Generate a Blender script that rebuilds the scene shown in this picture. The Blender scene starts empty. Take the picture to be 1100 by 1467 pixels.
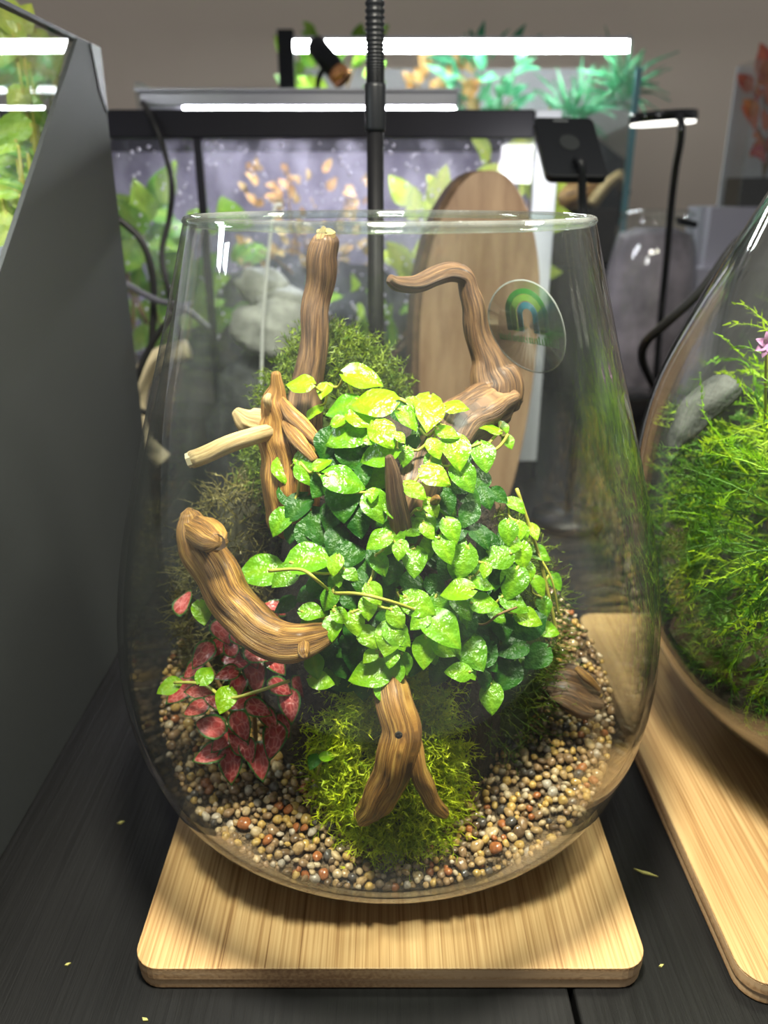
import bpy, bmesh, math, random
import numpy as np
from mathutils import Vector, Matrix

random.seed(7); RNG = np.random.default_rng(7)
S = bpy.context.scene
COL = S.collection
PI = math.pi

# ------------------------------------------------------------------ camera
CZ = .354
FPX = 1150.0
PITCH = math.atan((733.5 - 272) / FPX)
CP, SP = math.cos(PITCH), math.sin(PITCH)
cam = bpy.data.cameras.new('camera')
cam.sensor_fit = 'VERTICAL'; cam.sensor_height = 24; cam.sensor_width = 18
cam.lens = FPX / 1467 * 24
cam.clip_start = .01; cam.clip_end = 50
cam.dof.use_dof = True; cam.dof.focus_distance = .36; cam.dof.aperture_fstop = 5.2
camo = bpy.data.objects.new('camera', cam); COL.objects.link(camo)
camo.location = (0, 0, CZ); camo.rotation_euler = (PI / 2 - PITCH, 0, 0)
S.camera = camo

# ------------------------------------------------------------------ world, exposure
W = bpy.data.worlds.new('room_ambience'); S.world = W; W.use_nodes = True
W.node_tree.nodes['Background'].inputs[0].default_value = (.86, .86, .88, 1)
W.node_tree.nodes['Background'].inputs[1].default_value = .30
S.view_settings.view_transform = 'Standard'; S.view_settings.look = 'None'
S.view_settings.exposure = 0; S.view_settings.gamma = 1; S.view_settings.use_curve_mapping = False
S.cycles.max_bounces = 10; S.cycles.transparent_max_bounces = 48
S.cycles.diffuse_bounces = 3; S.cycles.glossy_bounces = 4; S.cycles.transmission_bounces = 8
S.cycles.caustics_reflective = False; S.cycles.caustics_refractive = False
S.cycles.sample_clamp_indirect = 4

# ------------------------------------------------------------------ pixel rays -> world points at a chosen depth
def ray(x, y):
    a = (x - 550) / FPX; v = (733.5 - y) / FPX
    return Vector((a, CP + v * SP, -SP + v * CP))
CAMP = Vector((0, 0, CZ))
def at(x, y, Y): d = ray(x, y); return CAMP + d * (Y / d.y)
def atz(x, y, z): d = ray(x, y); return CAMP + d * ((z - CZ) / d.z)
def atx(x, y, X): d = ray(x, y); return CAMP + d * (X / d.x)
def depth(p): return p[1] * CP - (p[2] - CZ) * SP
CR = Vector((1, 0, 0)); CU = Vector((0, SP, CP))

# ------------------------------------------------------------------ materials
MATS = {}
def mat(name, col, rough=.5, metal=0, coat=0, emit=None, es=0, spec=.5):
    if name in MATS: return MATS[name]
    m = bpy.data.materials.new(name); m.use_nodes = True
    b = m.node_tree.nodes['Principled BSDF']
    b.inputs['Base Color'].default_value = (*col, 1); b.inputs['Roughness'].default_value = rough
    b.inputs['Metallic'].default_value = metal; b.inputs['Coat Weight'].default_value = coat
    b.inputs['Specular IOR Level'].default_value = spec
    if emit: b.inputs['Emission Color'].default_value = (*emit, 1); b.inputs['Emission Strength'].default_value = es
    MATS[name] = m; return m
class NT:
    def __init__(s, m): s.t = m.node_tree; s.b = s.t.nodes.get('Principled BSDF'); s.out = s.t.nodes['Material Output']
    def n(s, ty, **kw):
        k = s.t.nodes.new(ty)
        for a, v in kw.items():
            if a.startswith('i_'): k.inputs[a[2:].replace('_', ' ')].default_value = v
            else: setattr(k, a, v)
        return k
    def l(s, a, b): s.t.links.new(a, b)
    def ramp(s, stops, fac=None, interp='LINEAR'):
        r = s.t.nodes.new('ShaderNodeValToRGB'); r.color_ramp.interpolation = interp
        e = r.color_ramp.elements
        while len(e) < len(stops): e.new(.5)
        for k, (p, c) in zip(e, stops): k.position = p; k.color = (*c, 1)
        if fac is not None: s.l(fac, r.inputs[0])
        return r
    def math(s, op, a, b=None):
        k = s.t.nodes.new('ShaderNodeMath'); k.operation = op
        for i, q in enumerate((a, b)):
            if q is None: continue
            if isinstance(q, (int, float)): k.inputs[i].default_value = q
            else: s.l(q, k.inputs[i])
        return k.outputs[0]
    def coord(s, which='Object', scale=(1, 1, 1)):
        tc = s.t.nodes.new('ShaderNodeTexCoord'); mp = s.t.nodes.new('ShaderNodeMapping')
        mp.inputs['Scale'].default_value = scale; s.l(tc.outputs[which], mp.inputs[0]); return mp.outputs[0]
    def noise(s, vec, scale, detail=4, rough=.55, dist=0):
        k = s.t.nodes.new('ShaderNodeTexNoise'); k.inputs['Scale'].default_value = scale
        k.inputs['Detail'].default_value = detail; k.inputs['Roughness'].default_value = rough
        k.inputs['Distortion'].default_value = dist
        if vec is not None: s.l(vec, k.inputs['Vector'])
        return k.outputs['Fac']
    def bump(s, h, strength=.3, dist=.001):
        k = s.t.nodes.new('ShaderNodeBump'); k.inputs['Strength'].default_value = strength; k.inputs['Distance'].default_value = dist
        s.l(h, k.inputs['Height']); s.l(k.outputs[0], s.b.inputs['Normal']); return k.outputs[0]

def glass_mat(name, tint=(.97, .985, .975), f0=.04, rough=.02, dirt=0., streak=(30, 30, 6), dirt_col=(.75, .77, .75)):
    """thin clear glass: straight-through transmission plus Schlick reflection, optionally a film of dried droplets"""
    m = bpy.data.materials.new(name); m.use_nodes = True; t = NT(m); t.t.nodes.remove(t.b)
    lw = t.n('ShaderNodeLayerWeight'); lw.inputs[0].default_value = .5
    f5 = t.math('POWER', lw.outputs['Facing'], 3.8)
    fac = t.math('ADD', t.math('MULTIPLY', f5, .94 - f0), f0)
    tr = t.n('ShaderNodeBsdfTransparent'); tr.inputs[0].default_value = (*tint, 1)
    gl = t.n('ShaderNodeBsdfGlossy'); gl.inputs['Roughness'].default_value = rough
    mx = t.n('ShaderNodeMixShader'); t.l(fac, mx.inputs[0]); t.l(tr.outputs[0], mx.inputs[1]); t.l(gl.outputs[0], mx.inputs[2])
    o = mx.outputs[0]
    if dirt:
        nz = t.noise(t.coord('Object', streak), 1, 6, .65)
        r = t.ramp([(.46, (.05, .05, .05)), (.72, (1, 1, 1))], nz)
        n2 = t.noise(t.coord('Object', (1, 1, 1)), 420, 2)
        r2 = t.ramp([(.64, (0, 0, 0)), (.72, (1, 1, 1))], n2)
        d = t.math('ADD', t.math('MULTIPLY', r.outputs[0], dirt), t.math('MULTIPLY', r2.outputs[0], dirt * .6))
        df = t.n('ShaderNodeBsdfDiffuse'); df.inputs[0].default_value = (*dirt_col, 1)
        tl = t.n('ShaderNodeBsdfTranslucent'); tl.inputs[0].default_value = (*dirt_col, 1)
        ad = t.n('ShaderNodeMixShader'); ad.inputs[0].default_value = .5; t.l(df.outputs[0], ad.inputs[1]); t.l(tl.outputs[0], ad.inputs[2])
        m2 = t.n('ShaderNodeMixShader'); t.l(d, m2.inputs[0]); t.l(o, m2.inputs[1]); t.l(ad.outputs[0], m2.inputs[2]); o = m2.outputs[0]
    t.l(o, t.out.inputs[0]); MATS[name] = m; return m

glass_mat('vase_glass', dirt=.026, streak=(26, 26, 5))
glass_mat('bowl_glass', tint=(.95, .97, .93), dirt=.03)
glass_mat('tank_glass', tint=(.95, .975, .965), f0=.05)
glass_mat('misted_glass', tint=(.93, .93, .96), f0=.05, dirt=.16, streak=(14, 14, 9), dirt_col=(.75, .72, .85))
glass_mat('film', tint=(.985, .99, .985), f0=.05, rough=.08, dirt=.02)

def wood_board():
    m = mat('bamboo', (.6, .45, .25), .42); t = NT(m)
    v = t.coord('Object', (820, 7, 820)); g = t.noise(v, 1, 2, .6)
    v2 = t.coord('Object', (130, 1.2, 60)); g2 = t.noise(v2, 1, 1, .5)
    big = t.noise(t.coord('Object', (14, 9, 14)), 1, 2)
    f = t.math('ADD', t.math('MULTIPLY', g, .78), t.math('MULTIPLY', g2, .22))
    r = t.ramp([(.30, (.20, .10, .034)), (.41, (.38, .225, .090)), (.52, (.50, .325, .145)), (.70, (.60, .42, .205))], f)
    mx = t.n('ShaderNodeMixRGB', blend_type='MULTIPLY'); mx.inputs[0].default_value = .5
    rb = t.ramp([(.3, (.8, .72, .6)), (.7, (1.08, 1.05, 1))], big)
    t.l(r.outputs[0], mx.inputs[1]); t.l(rb.outputs[0], mx.inputs[2]); t.l(mx.outputs[0], t.b.inputs['Base Color']); t.bump(g, .12, .0004)
    return m
def wood_edge():
    m = mat('bamboo_edge', (.4, .25, .13), .55); t = NT(m)
    v = t.coord('Object', (9, 9, 200)); g = t.noise(v, 1, 0)
    d = t.noise(t.coord('Object', (500, 500, 500)), 1, 2)
    r = t.ramp([(.40, (.34, .19, .09)), (.5, (.54, .34, .17)), (.6, (.62, .42, .23))], t.math('ADD', t.math('MULTIPLY', g, .7), t.math('MULTIPLY', d, .3)))
    t.l(r.outputs[0], t.b.inputs['Base Color']); t.bump(d, .3, .0003); return m
def table_mat():
    m = mat('black_stained_wood', (.012, .012, .012), .55, spec=.2); t = NT(m)
    g = t.noise(t.coord('Object', (260, 7, 260)), 1, 6, .7, .8)
    s = t.noise(t.coord('Object', (9, 2.5, 9)), 1, 4, .6)
    r = t.ramp([(.35, (.004, .004, .004)), (.62, (.008, .008, .0078)), (.74, (.030, .030, .028))], t.math('ADD', t.math('MULTIPLY', g, .55), t.math('MULTIPLY', s, .45)))
    t.l(r.outputs[0], t.b.inputs['Base Color'])
    rr = t.ramp([(.3, (.38, .38, .38)), (.7, (.62, .62, .62))], s); t.l(rr.outputs[0], t.b.inputs['Roughness'])
    t.bump(g, .6, .0010); return m
def drift(name, c0, c1, c2, rough=.42, coat=.25):
    m = mat(name, c1, rough, coat=coat); t = NT(m); m.node_tree.nodes['Principled BSDF'].inputs['Coat Roughness'].default_value = .25
    v = t.coord('UV', (1, 1, 1)); mp = t.n('ShaderNodeMapping'); mp.inputs['Scale'].default_value = (1700, 60, 1); t.l(v, mp.inputs[0])
    g = t.noise(mp.outputs[0], 1, 5, .6, .8)
    mp2 = t.n('ShaderNodeMapping'); mp2.inputs['Scale'].default_value = (220, 26, 1); t.l(v, mp2.inputs[0])
    b = t.noise(mp2.outputs[0], 1, 4, .6)
    f = t.math('ADD', t.math('MULTIPLY', g, .5), t.math('MULTIPLY', b, .5))
    r = t.ramp([(.40, c0), (.5, c1), (.61, c2)], f); t.l(r.outputs[0], t.b.inputs['Base Color']); t.bump(g, .8, .0012); return m
def leaf_mat(name, ca, cb, rim=None, trans=.35, rough=.30, coat=.12, spec=.4):
    m = mat(name, ca, rough, coat=coat, spec=spec); t = NT(m); t.b.inputs['Coat Roughness'].default_value = .15
    oi = t.n('ShaderNodeObjectInfo'); rp = t.ramp([(0, ca), (1, cb)], oi.outputs['Random'])
    col = rp.outputs[0]
    at_ = t.n('ShaderNodeAttribute'); at_.attribute_name = 'edge'
    ve = t.n('ShaderNodeAttribute'); ve.attribute_name = 'vein'
    mx = t.n('ShaderNodeMixRGB'); mx.blend_type = 'MIX'
    t.l(t.math('MULTIPLY', ve.outputs['Fac'], .35), mx.inputs[0]); t.l(col, mx.inputs[1]); mx.inputs[2].default_value = (min(1, cb[0] * 1.5 + .02), min(1, cb[1] * 1.25), cb[2] * 1.2, 1)
    col = mx.outputs[0]
    nz = t.noise(t.coord('Object'), 5, 2)
    if rim:
        vn = t.n('ShaderNodeTexVoronoi'); vn.feature = 'DISTANCE_TO_EDGE'; vn.inputs['Scale'].default_value = 7
        t.l(t.coord('Object', (1, .55, 1)), vn.inputs['Vector'])
        dk = t.ramp([(.0, (1, 1, 1)), (.09, (.25, .25, .25)), (.2, (0, 0, 0))], vn.outputs['Distance'])
        m1 = t.n('ShaderNodeMixRGB'); t.l(t.math('MULTIPLY', dk.outputs[0], .55), m1.inputs[0]); t.l(col, m1.inputs[1]); m1.inputs[2].default_value = (.85, .30, .26, 1)
        m2 = t.n('ShaderNodeMixRGB'); er = t.ramp([(.72, (0, 0, 0)), (.9, (1, 1, 1))], at_.outputs['Fac']); t.l(er.outputs[0], m2.inputs[0]); t.l(m1.outputs[0], m2.inputs[1]); m2.inputs[2].default_value = (*rim, 1)
        col = m2.outputs[0]
    t.l(col, t.b.inputs['Base Color'])
    nb = t.bump(nz, .16, .03)
    tl = t.n('ShaderNodeBsdfTranslucent'); t.l(col, tl.inputs[0]); t.l(nb, tl.inputs['Normal'])
    ms = t.n('ShaderNodeMixShader'); ms.inputs[0].default_value = trans; t.l(t.b.outputs[0], ms.inputs[1]); t.l(tl.outputs[0], ms.inputs[2]); t.l(ms.outputs[0], t.out.inputs[0])
    return m
PEB = (('brown', (.18, .115, .06)), ('tan', (.50, .34, .16)), ('cream', (.62, .48, .28)), ('dark grey', (.10, .088, .08)), ('golden', (.62, .42, .13)), ('rust', (.42, .15, .05)), ('umber', (.34, .22, .12)), ('pale grey', (.50, .45, .38)))
def pebble_mat(name, island, fixed=None):
    m = mat(name, (.3, .2, .1), .2, coat=.5); t = NT(m); t.b.inputs['Coat Roughness'].default_value = .08
    if fixed: k = None
    elif island: k = t.n('ShaderNodeNewGeometry').outputs['Random Per Island']
    else: k = t.n('ShaderNodeObjectInfo').outputs['Random']
    r = t.ramp([(0, (.18, .115, .06)), (.12, (.50, .34, .16)), (.28, (.62, .48, .28)), (.38, (.22, .16, .10)), (.46, (.62, .42, .13)), (.62, (.34, .22, .12)), (.74, (.42, .15, .05)), (.80, (.58, .48, .33)), (.90, (.10, .088, .08)), (.95, (.60, .52, .42))], k, 'CONSTANT')
    if fixed: r = t.n('ShaderNodeRGB'); r.outputs[0].default_value = (*fixed, 1)
    nz = t.noise(t.coord('Object'), 700 if island else 2.2, 3); mx = t.n('ShaderNodeMixRGB', blend_type='MULTIPLY'); mx.inputs[0].default_value = .7
    rr = t.ramp([(.3, (.45, .38, .30)), (.65, (1.0, .92, .78))], nz); t.l(r.outputs[0], mx.inputs[1]); t.l(rr.outputs[0], mx.inputs[2]); t.l(mx.outputs[0], t.b.inputs['Base Color'])
    return m
def moss_mat(name, ca, cb, trans=.3):
    m = mat(name, ca, .5); t = NT(m)
    k = t.n('ShaderNodeNewGeometry').outputs['Random Per Island']
    r = t.ramp([(0, ca), (1, cb)], k); t.l(r.outputs[0], t.b.inputs['Base Color'])
    tl = t.n('ShaderNodeBsdfTranslucent'); t.l(r.outputs[0], tl.inputs[0])
    ms = t.n('ShaderNodeMixShader'); ms.inputs[0].default_value = trans; t.l(t.b.outputs[0], ms.inputs[1]); t.l(tl.outputs[0], ms.inputs[2]); t.l(ms.outputs[0], t.out.inputs[0]); return m
def speckle(name, c0, c1, scale, rough=.6, bump=.3, coords=(1, 1, 1), bd=.001):
    m = mat(name, c0, rough); t = NT(m); nz = t.noise(t.coord('Object', coords), scale, 4, .6)
    r = t.ramp([(.35, c0), (.65, c1)], nz); t.l(r.outputs[0], t.b.inputs['Base Color']); t.bump(nz, bump, bd); return m
wood_board(); wood_edge(); table_mat()
drift('driftwood', (.055, .022, .005), (.32, .145, .028), (.62, .36, .085), .5, .08)
drift('driftwood_dark', (.022, .010, .005), (.13, .066, .028), (.30, .17, .07), .5, .10)
drift('driftwood_pale', (.30, .19, .07), (.55, .39, .17), (.72, .56, .30), .6, 0)
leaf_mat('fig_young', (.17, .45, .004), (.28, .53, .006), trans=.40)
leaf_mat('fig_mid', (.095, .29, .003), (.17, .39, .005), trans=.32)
leaf_mat('fig_old_shade', (.009, .066, .003), (.028, .125, .005), trans=.2, rough=.38, coat=0, spec=.22)  # old leaf green, darkened further for the shade between leaves
leaf_mat('fittonia_leaf', (.30, .025, .030), (.50, .07, .06), rim=(.035, .14, .02), trans=.15)
leaf_mat('bg_leaf', (.15, .40, .05), (.40, .62, .08), trans=.35)
leaf_mat('bg_leaf_yellow', (.36, .50, .06), (.55, .66, .12), trans=.4)
leaf_mat('bg_leaf_teal', (.05, .26, .14), (.12, .42, .20), trans=.3)
leaf_mat('bg_leaf_orange', (.55, .30, .10), (.62, .48, .20), trans=.3)
leaf_mat('bg_leaf_pink', (.6, .08, .12), (.75, .3, .1), trans=.3)
pebble_mat('gravel', True)
for nm_, c_ in PEB: pebble_mat('pebble_' + nm_.replace(' ', '_'), False, c_)
moss_mat('moss_bright', (.36, .52, .006), (.78, .85, .02), .4)
moss_mat('moss_dark', (.05, .11, .005), (.20, .28, .015))
moss_mat('moss_olive', (.10, .085, .02), (.24, .21, .05))
moss_mat('moss_feather', (.16, .40, .006), (.46, .66, .015), .4)
moss_mat('moss_feather_yellow', (.55, .42, .02), (.75, .62, .05), .3)
moss_mat('moss_feather_deep', (.03, .11, .006), (.09, .24, .012), .3)
speckle('gravel_bed', (.07, .045, .022), (.26, .17, .08), 420, .5, .8, bd=.003)
speckle('soil', (.010, .007, .004), (.045, .03, .015), 260, .8, .8, bd=.004)
speckle('panel_black', (.017, .020, .020), (.036, .040, .040), 1400, .6, .5, bd=.0006)
speckle('wall_paint', (.80, .68, .555), (.82, .70, .57), 3, .8, .05)
speckle('slab_wood', (.19, .105, .055), (.31, .20, .115), 1, .42, .1, (60, 60, 5))
speckle('bark', (.04, .022, .012), (.13, .075, .04), 60, .8, .6)
speckle('rock_dark', (.02, .022, .024), (.08, .085, .09), 30, .7, .6, bd=.01)
speckle('tank_backdrop', (.30, .275, .37), (.56, .53, .64), 26, .8, .1, (1, 1, .6))
speckle('tank_backdrop_pale', (.62, .62, .65), (.72, .72, .75), 9, .8, .1)
speckle('jar_soil', (.11, .092, .105), (.30, .25, .285), 14, .6, .3)
speckle('stone_white', (.28, .29, .27), (.55, .56, .52), 40, .7, .4)
speckle('floor_grey', (.10, .10, .10), (.14, .14, .14), 4, .7)
mat('black_plastic', (.007, .008, .010), .42, spec=.3); mat('black_gloss', (.008, .008, .009), .12); mat('black_metal', (.004, .004, .005), .5, spec=.15)
mat('cable_black', (.012, .012, .012), .45); mat('cable_grey', (.10, .10, .12), .4); mat('frame_black', (.013, .012, .019), .5, spec=.3)
mat('aluminium', (.55, .55, .58), .3, .9); mat('post_white', (.60, .62, .68), .35); mat('copper', (.75, .35, .14), .25, 1)
mat('tape', (.008, .008, .008), .45, spec=.4); mat('glass_edge', (.16, .34, .36), .15); mat('logo_grey', (.022, .025, .025), .4); mat('logo_pale', (.22, .23, .24), .5)
mat('led_white', (1, 1, 1), .5, emit=(.93, .98, 1), es=55); mat('led_cool', (1, 1, 1), .5, emit=(.90, .90, 1), es=44); mat('led_warm', (1, 1, 1), .5, emit=(1, .98, .90), es=3); mat('led_lamp', (1, 1, 1), .5, emit=(1, .99, .95), es=8)
mat('arc_green', (.045, .27, .03), .5); mat('arc_lime', (.25, .46, .07), .5); mat('arc_blue', (.06, .23, .30), .5); mat('cream', (.55, .47, .30), .5)
mat('stem_yellow', (.42, .40, .06), .45); mat('stem_brown', (.20, .12, .04), .6); mat('white_tube', (.75, .76, .74), .25); mat('stand_white', (.52, .50, .56), .5)
mat('flower', (.62, .30, .62), .5); mat('scrap', (.36, .34, .10), .6)

# ------------------------------------------------------------------ mesh helpers
class MB:
    def __init__(s): s.v = []; s.f = []; s.uv = None
    def box(s, a, b):
        x0, y0, z0 = a; x1, y1, z1 = b; n = len(s.v)
        s.v += [(x0, y0, z0), (x1, y0, z0), (x1, y1, z0), (x0, y1, z0), (x0, y0, z1), (x1, y0, z1), (x1, y1, z1), (x0, y1, z1)]
        s.f += [tuple(n + i for i in q) for q in ((0, 3, 2, 1), (4, 5, 6, 7), (0, 1, 5, 4), (1, 2, 6, 5), (2, 3, 7, 6), (3, 0, 4, 7))]; return s
    def prism(s, pts, d):
        """closed outline of 3D points extruded along vector d"""
        n = len(s.v); k = len(pts); d = Vector(d)
        s.v += [tuple(p) for p in pts] + [tuple(Vector(p) + d) for p in pts]
        s.f.append(tuple(range(n + k - 1, n - 1, -1))); s.f.append(tuple(range(n + k, n + 2 * k)))
        for i in range(k): j = (i + 1) % k; s.f.append((n + i, n + j, n + k + j, n + k + i))
        return s
    def lathe(s, prof, c=(0, 0, 0), seg=48, cap0=False, cap1=False):
        n = len(s.v); k = len(prof)
        for r, z in prof:
            for i in range(seg): a = 2 * PI * i / seg; s.v.append((c[0] + r * math.cos(a), c[1] + r * math.sin(a), c[2] + z))
        for j in range(k - 1):
            for i in range(seg): i2 = (i + 1) % seg; s.f.append((n + j * seg + i, n + j * seg + i2, n + (j + 1) * seg + i2, n + (j + 1) * seg + i))
        if cap0: s.f.append(tuple(n + i for i in range(seg - 1, -1, -1)))
        if cap1: s.f.append(tuple(n + (k - 1) * seg + i for i in range(seg)))
        return s
    def tube(s, path, rad, sides=10, mod=None, caps=True):
        """tube along a path with parallel-transport frames; mod(theta, t) scales the radius"""
        n = len(s.v); P = [Vector(p) for p in path]; k = len(P)
        if not hasattr(rad, '__len__'): rad = [rad] * k
        T = [(P[min(i + 1, k - 1)] - P[max(i - 1, 0)]).normalized() for i in range(k)]
        ref = Vector((0, 0, 1)) if abs(T[0].z) < .9 else Vector((1, 0, 0))
        u = (ref - T[0] * ref.dot(T[0])).normalized()
        L = 0
        uvs = []
        for i in range(k):
            u = (u - T[i] * u.dot(T[i])).normalized(); w = T[i].cross(u)
            if i: L += (P[i] - P[i - 1]).length
            for j in range(sides):
                a = 2 * PI * j / sides; r = rad[i] * (mod(a, L, i / (k - 1)) if mod else 1)
                s.v.append(tuple(P[i] + (u * math.cos(a) + w * math.sin(a)) * r))
                uvs.append((.5 * (1 - math.cos(a)) * .03 + (.013 if math.sin(a) < 0 else 0) * math.sin(a), L))
        for i in range(k - 1):
            for j in range(sides):
                j2 = (j + 1) % sides; s.f.append((n + i * sides + j, n + i * sides + j2, n + (i + 1) * sides + j2, n + (i + 1) * sides + j))
        if caps: s.f.append(tuple(n + j for j in range(sides - 1, -1, -1))); s.f.append(tuple(n + (k - 1) * sides + j for j in range(sides)))
        if s.uv is None: s.uv = []
        s.uv += uvs; return s
    def ellipsoid(s, c, r, seg=24, rings=14, fn=None, zmin=-9):
        n = len(s.v)
        for j in range(rings + 1):
            p = -PI / 2 + PI * j / rings
            for i in range(seg):
                a = 2 * PI * i / seg; d = Vector((math.cos(p) * math.cos(a), math.cos(p) * math.sin(a), math.sin(p))); q = fn(d) if fn else 1
                s.v.append((c[0] + r[0] * d.x * q, c[1] + r[1] * d.y * q, max(zmin, c[2] + r[2] * d.z * q)))
        for j in range(rings):
            for i in range(seg): i2 = (i + 1) % seg; s.f.append((n + j * seg + i, n + j * seg + i2, n + (j + 1) * seg + i2, n + (j + 1) * seg + i))
        return s

def setp(o, label=None, cat=None, group=None, kind=None):
    if label: o['label'] = label
    if cat: o['category'] = cat
    if group: o['group'] = group
    if kind: o['kind'] = kind
    return o
def put(o, parent=None):
    COL.objects.link(o)
    if parent is not None:
        o.parent = parent; o.matrix_parent_inverse = Matrix.Translation(-WL[parent.name])
    return o
WL = {}
def empty(name, loc, label, cat, group=None):
    o = bpy.data.objects.new(name, None); o.empty_display_size = .01; COL.objects.link(o); o.location = loc; WL[o.name] = Vector(loc)
    return setp(o, label, cat, group)
def build(name, mb, m, parent=None, smooth=False, label=None, cat=None, group=None, kind=None, bevel=0, sub=0, origin=None):
    vs = np.array(mb.v, float)
    lo, hi = vs.min(0), vs.max(0); c = np.array([(lo[0] + hi[0]) / 2, (lo[1] + hi[1]) / 2, lo[2]]) if origin is None else np.array(origin, float)
    me = bpy.data.meshes.new(name); me.from_pydata((vs - c).tolist(), [], mb.f)
    if mb.uv is not None and len(mb.uv) == len(mb.v):
        ul = me.uv_layers.new(name='UVMap'); idx = np.empty(len(me.loops), int); me.loops.foreach_get('vertex_index', idx)
        ul.data.foreach_set('uv', np.array(mb.uv, float)[idx].ravel())
    if smooth: me.polygons.foreach_set('use_smooth', [True] * len(me.polygons))
    me.materials.append(MATS[m] if isinstance(m, str) else m); me.update()
    o = bpy.data.objects.new(name, me); o.location = c; put(o, parent)
    WL[o.name] = Vector(c)
    if bevel: b = o.modifiers.new('bevel', 'BEVEL'); b.width = bevel; b.segments = 3; b.limit_method = 'ANGLE'
    if sub: b = o.modifiers.new('sub', 'SUBSURF'); b.levels = sub; b.render_levels = sub
    return setp(o, label, cat, group, kind)
def spline(pts, n):
    """Catmull-Rom through pts (each a tuple of any length)"""
    P = [np.array(p, float) for p in pts]; out = []; k = len(P)
    for i in range(n):
        t = i / (n - 1) * (k - 1); a = min(int(t), k - 2); u = t - a
        p0, p1, p2, p3 = P[max(a - 1, 0)], P[a], P[a + 1], P[min(a + 2, k - 1)]
        out.append(.5 * (2 * p1 + (p2 - p0) * u + (2 * p0 - 5 * p1 + 4 * p2 - p3) * u * u + (3 * p1 - p0 - 3 * p2 + p3) * u ** 3))
    return out
def cable(name, pts, r, m, label=None, cat=None, parent=None, n=40, group=None):
    q = spline([tuple(p) for p in pts], n); return build(name, MB().tube(q, r, 8), m, parent, True, label, cat, group)
def rrect(x0, x1, y0, y1, r, z, n=7):
    o = []
    for cx, cy, a0 in ((x1 - r, y1 - r, 0), (x0 + r, y1 - r, PI / 2), (x0 + r, y0 + r, PI), (x1 - r, y0 + r, 1.5 * PI)):
        for i in range(n + 1): a = a0 + PI / 2 * i / n; o.append((cx + r * math.cos(a), cy + r * math.sin(a), z))
    return o

# ================================================================== the room
fl = build('floor', MB().box((-3, -1.5, -.80), (3, 2.5, -.75)), 'floor_grey', kind='structure')
build('wall_back', MB().box((-3, 2.4, -.75), (3, 2.5, 2.2)), 'wall_paint', kind='structure')

# table of black planks
TBX0, TBX1, TBY0, TBY1 = -.961, 1.139, -.12, 1.50
tb = empty('work_table', (0, .7, -.75), 'black stained wooden table of wide grained planks under the vases', 'table')
sx = TBX0
while sx < TBX1 - .01:
    build('plank', MB().box((sx + .0012, TBY0, -.03), (sx + .35 - .0012, TBY1, 0)), 'black_stained_wood', tb, bevel=.0015); sx += .35
for x in (TBX0 + .05, TBX1 - .11):
    for y in (TBY0 + .05, TBY1 - .11): build('leg', MB().box((x, y, -.75), (x + .06, y + .06, -.03)), 'black_stained_wood', tb)

# ================================================================== bamboo boards
def board(x0, x1, y0, y1, r, label):
    e = empty('bamboo_board', ((x0 + x1) / 2, (y0 + y1) / 2, 0), label, 'board', 'bamboo boards under the glass vases')
    build('bottom_layer', MB().prism(rrect(x0 + .0004, x1 - .0004, y0 + .0004, y1 - .0004, r, .0), (0, 0, .0068)), 'bamboo_edge', e, bevel=.0012)
    build('middle_layer', MB().prism(rrect(x0, x1, y0, y1, r, .0068), (0, 0, .006)), 'bamboo_edge', e)
    build('top_layer', MB().prism(rrect(x0, x1, y0, y1, r, .0128), (0, 0, .0012)), 'bamboo', e, bevel=.0005)
    return e
board(-.1195, .1255, .2705, .5155, .013, 'square bamboo board with rounded corners under the tall teardrop vase')
board(.167, .517, .262, .612, .014, 'larger bamboo board under the round moss bowl at the right')

# ================================================================== main vase
VX, VY = .0024, .39
PZ = [.0145, .018, .026, .04, .06, .085, .115, .15, .19, .24, .29, .341]
PR = [.055, .066, .0815, .102, .1245, .1365, .1420, .1415, .1350, .1215, .1065, .0920]
def interp(z, xs, ys):
    xs = np.array(xs); ys = np.array(ys); h = np.diff(xs); d = np.diff(ys) / h; m = np.zeros(len(ys)); m[0] = d[0]; m[-1] = d[-1]
    for i in range(1, len(xs) - 1): m[i] = (d[i - 1] * h[i] + d[i] * h[i - 1]) / (h[i] + h[i - 1])
    i = int(np.clip(np.searchsorted(xs, z) - 1, 0, len(xs) - 2)); t = (z - xs[i]) / h[i]
    return float((2 * t ** 3 - 3 * t * t + 1) * ys[i] + (t ** 3 - 2 * t * t + t) * h[i] * m[i] + (-2 * t ** 3 + 3 * t * t) * ys[i + 1] + (t ** 3 - t * t) * h[i] * m[i + 1])
def rv(z): return interp(min(max(z, PZ[0]), PZ[-1]), PZ, PR)
def rin(z): return rv(z) - .003
vase = empty('glass_vase', (VX, VY, .014), 'tall clear teardrop glass vase holding a planted terrarium on the bamboo board', 'vase')
zz = np.concatenate([np.linspace(.0145, .04, 10), np.linspace(.046, .341, 44)])
outer = [(.001, .0152), (.03, .0150)] + [(rv(z), z) for z in zz]
inner = [(rv(z) - .003, z) for z in zz[::-1] if z > .021] + [(.04, .0200), (.001, .0195)]
lip = [(.0918 - .0002, .3422), (.0905, .3428), (.0893, .3422)]
build('glass_body', MB().lathe([(r, z) for r, z in outer + lip + inner], (VX, VY, 0), 96), 'vase_glass', vase, True)
rim = MB(); rp = [(VX + .0905 * math.cos(2 * PI * i / 96), VY + .0905 * math.sin(2 * PI * i / 96), .3416) for i in range(97)]
glass_mat('rim_glass', tint=(.86, .92, .88), f0=.10, dirt=.30, streak=(9, 9, 9))  # the dirt film here serves to whiten the rim line
build('rim', rim.tube(rp, .0021, 8, caps=False), 'rim_glass', vase, True)
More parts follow.
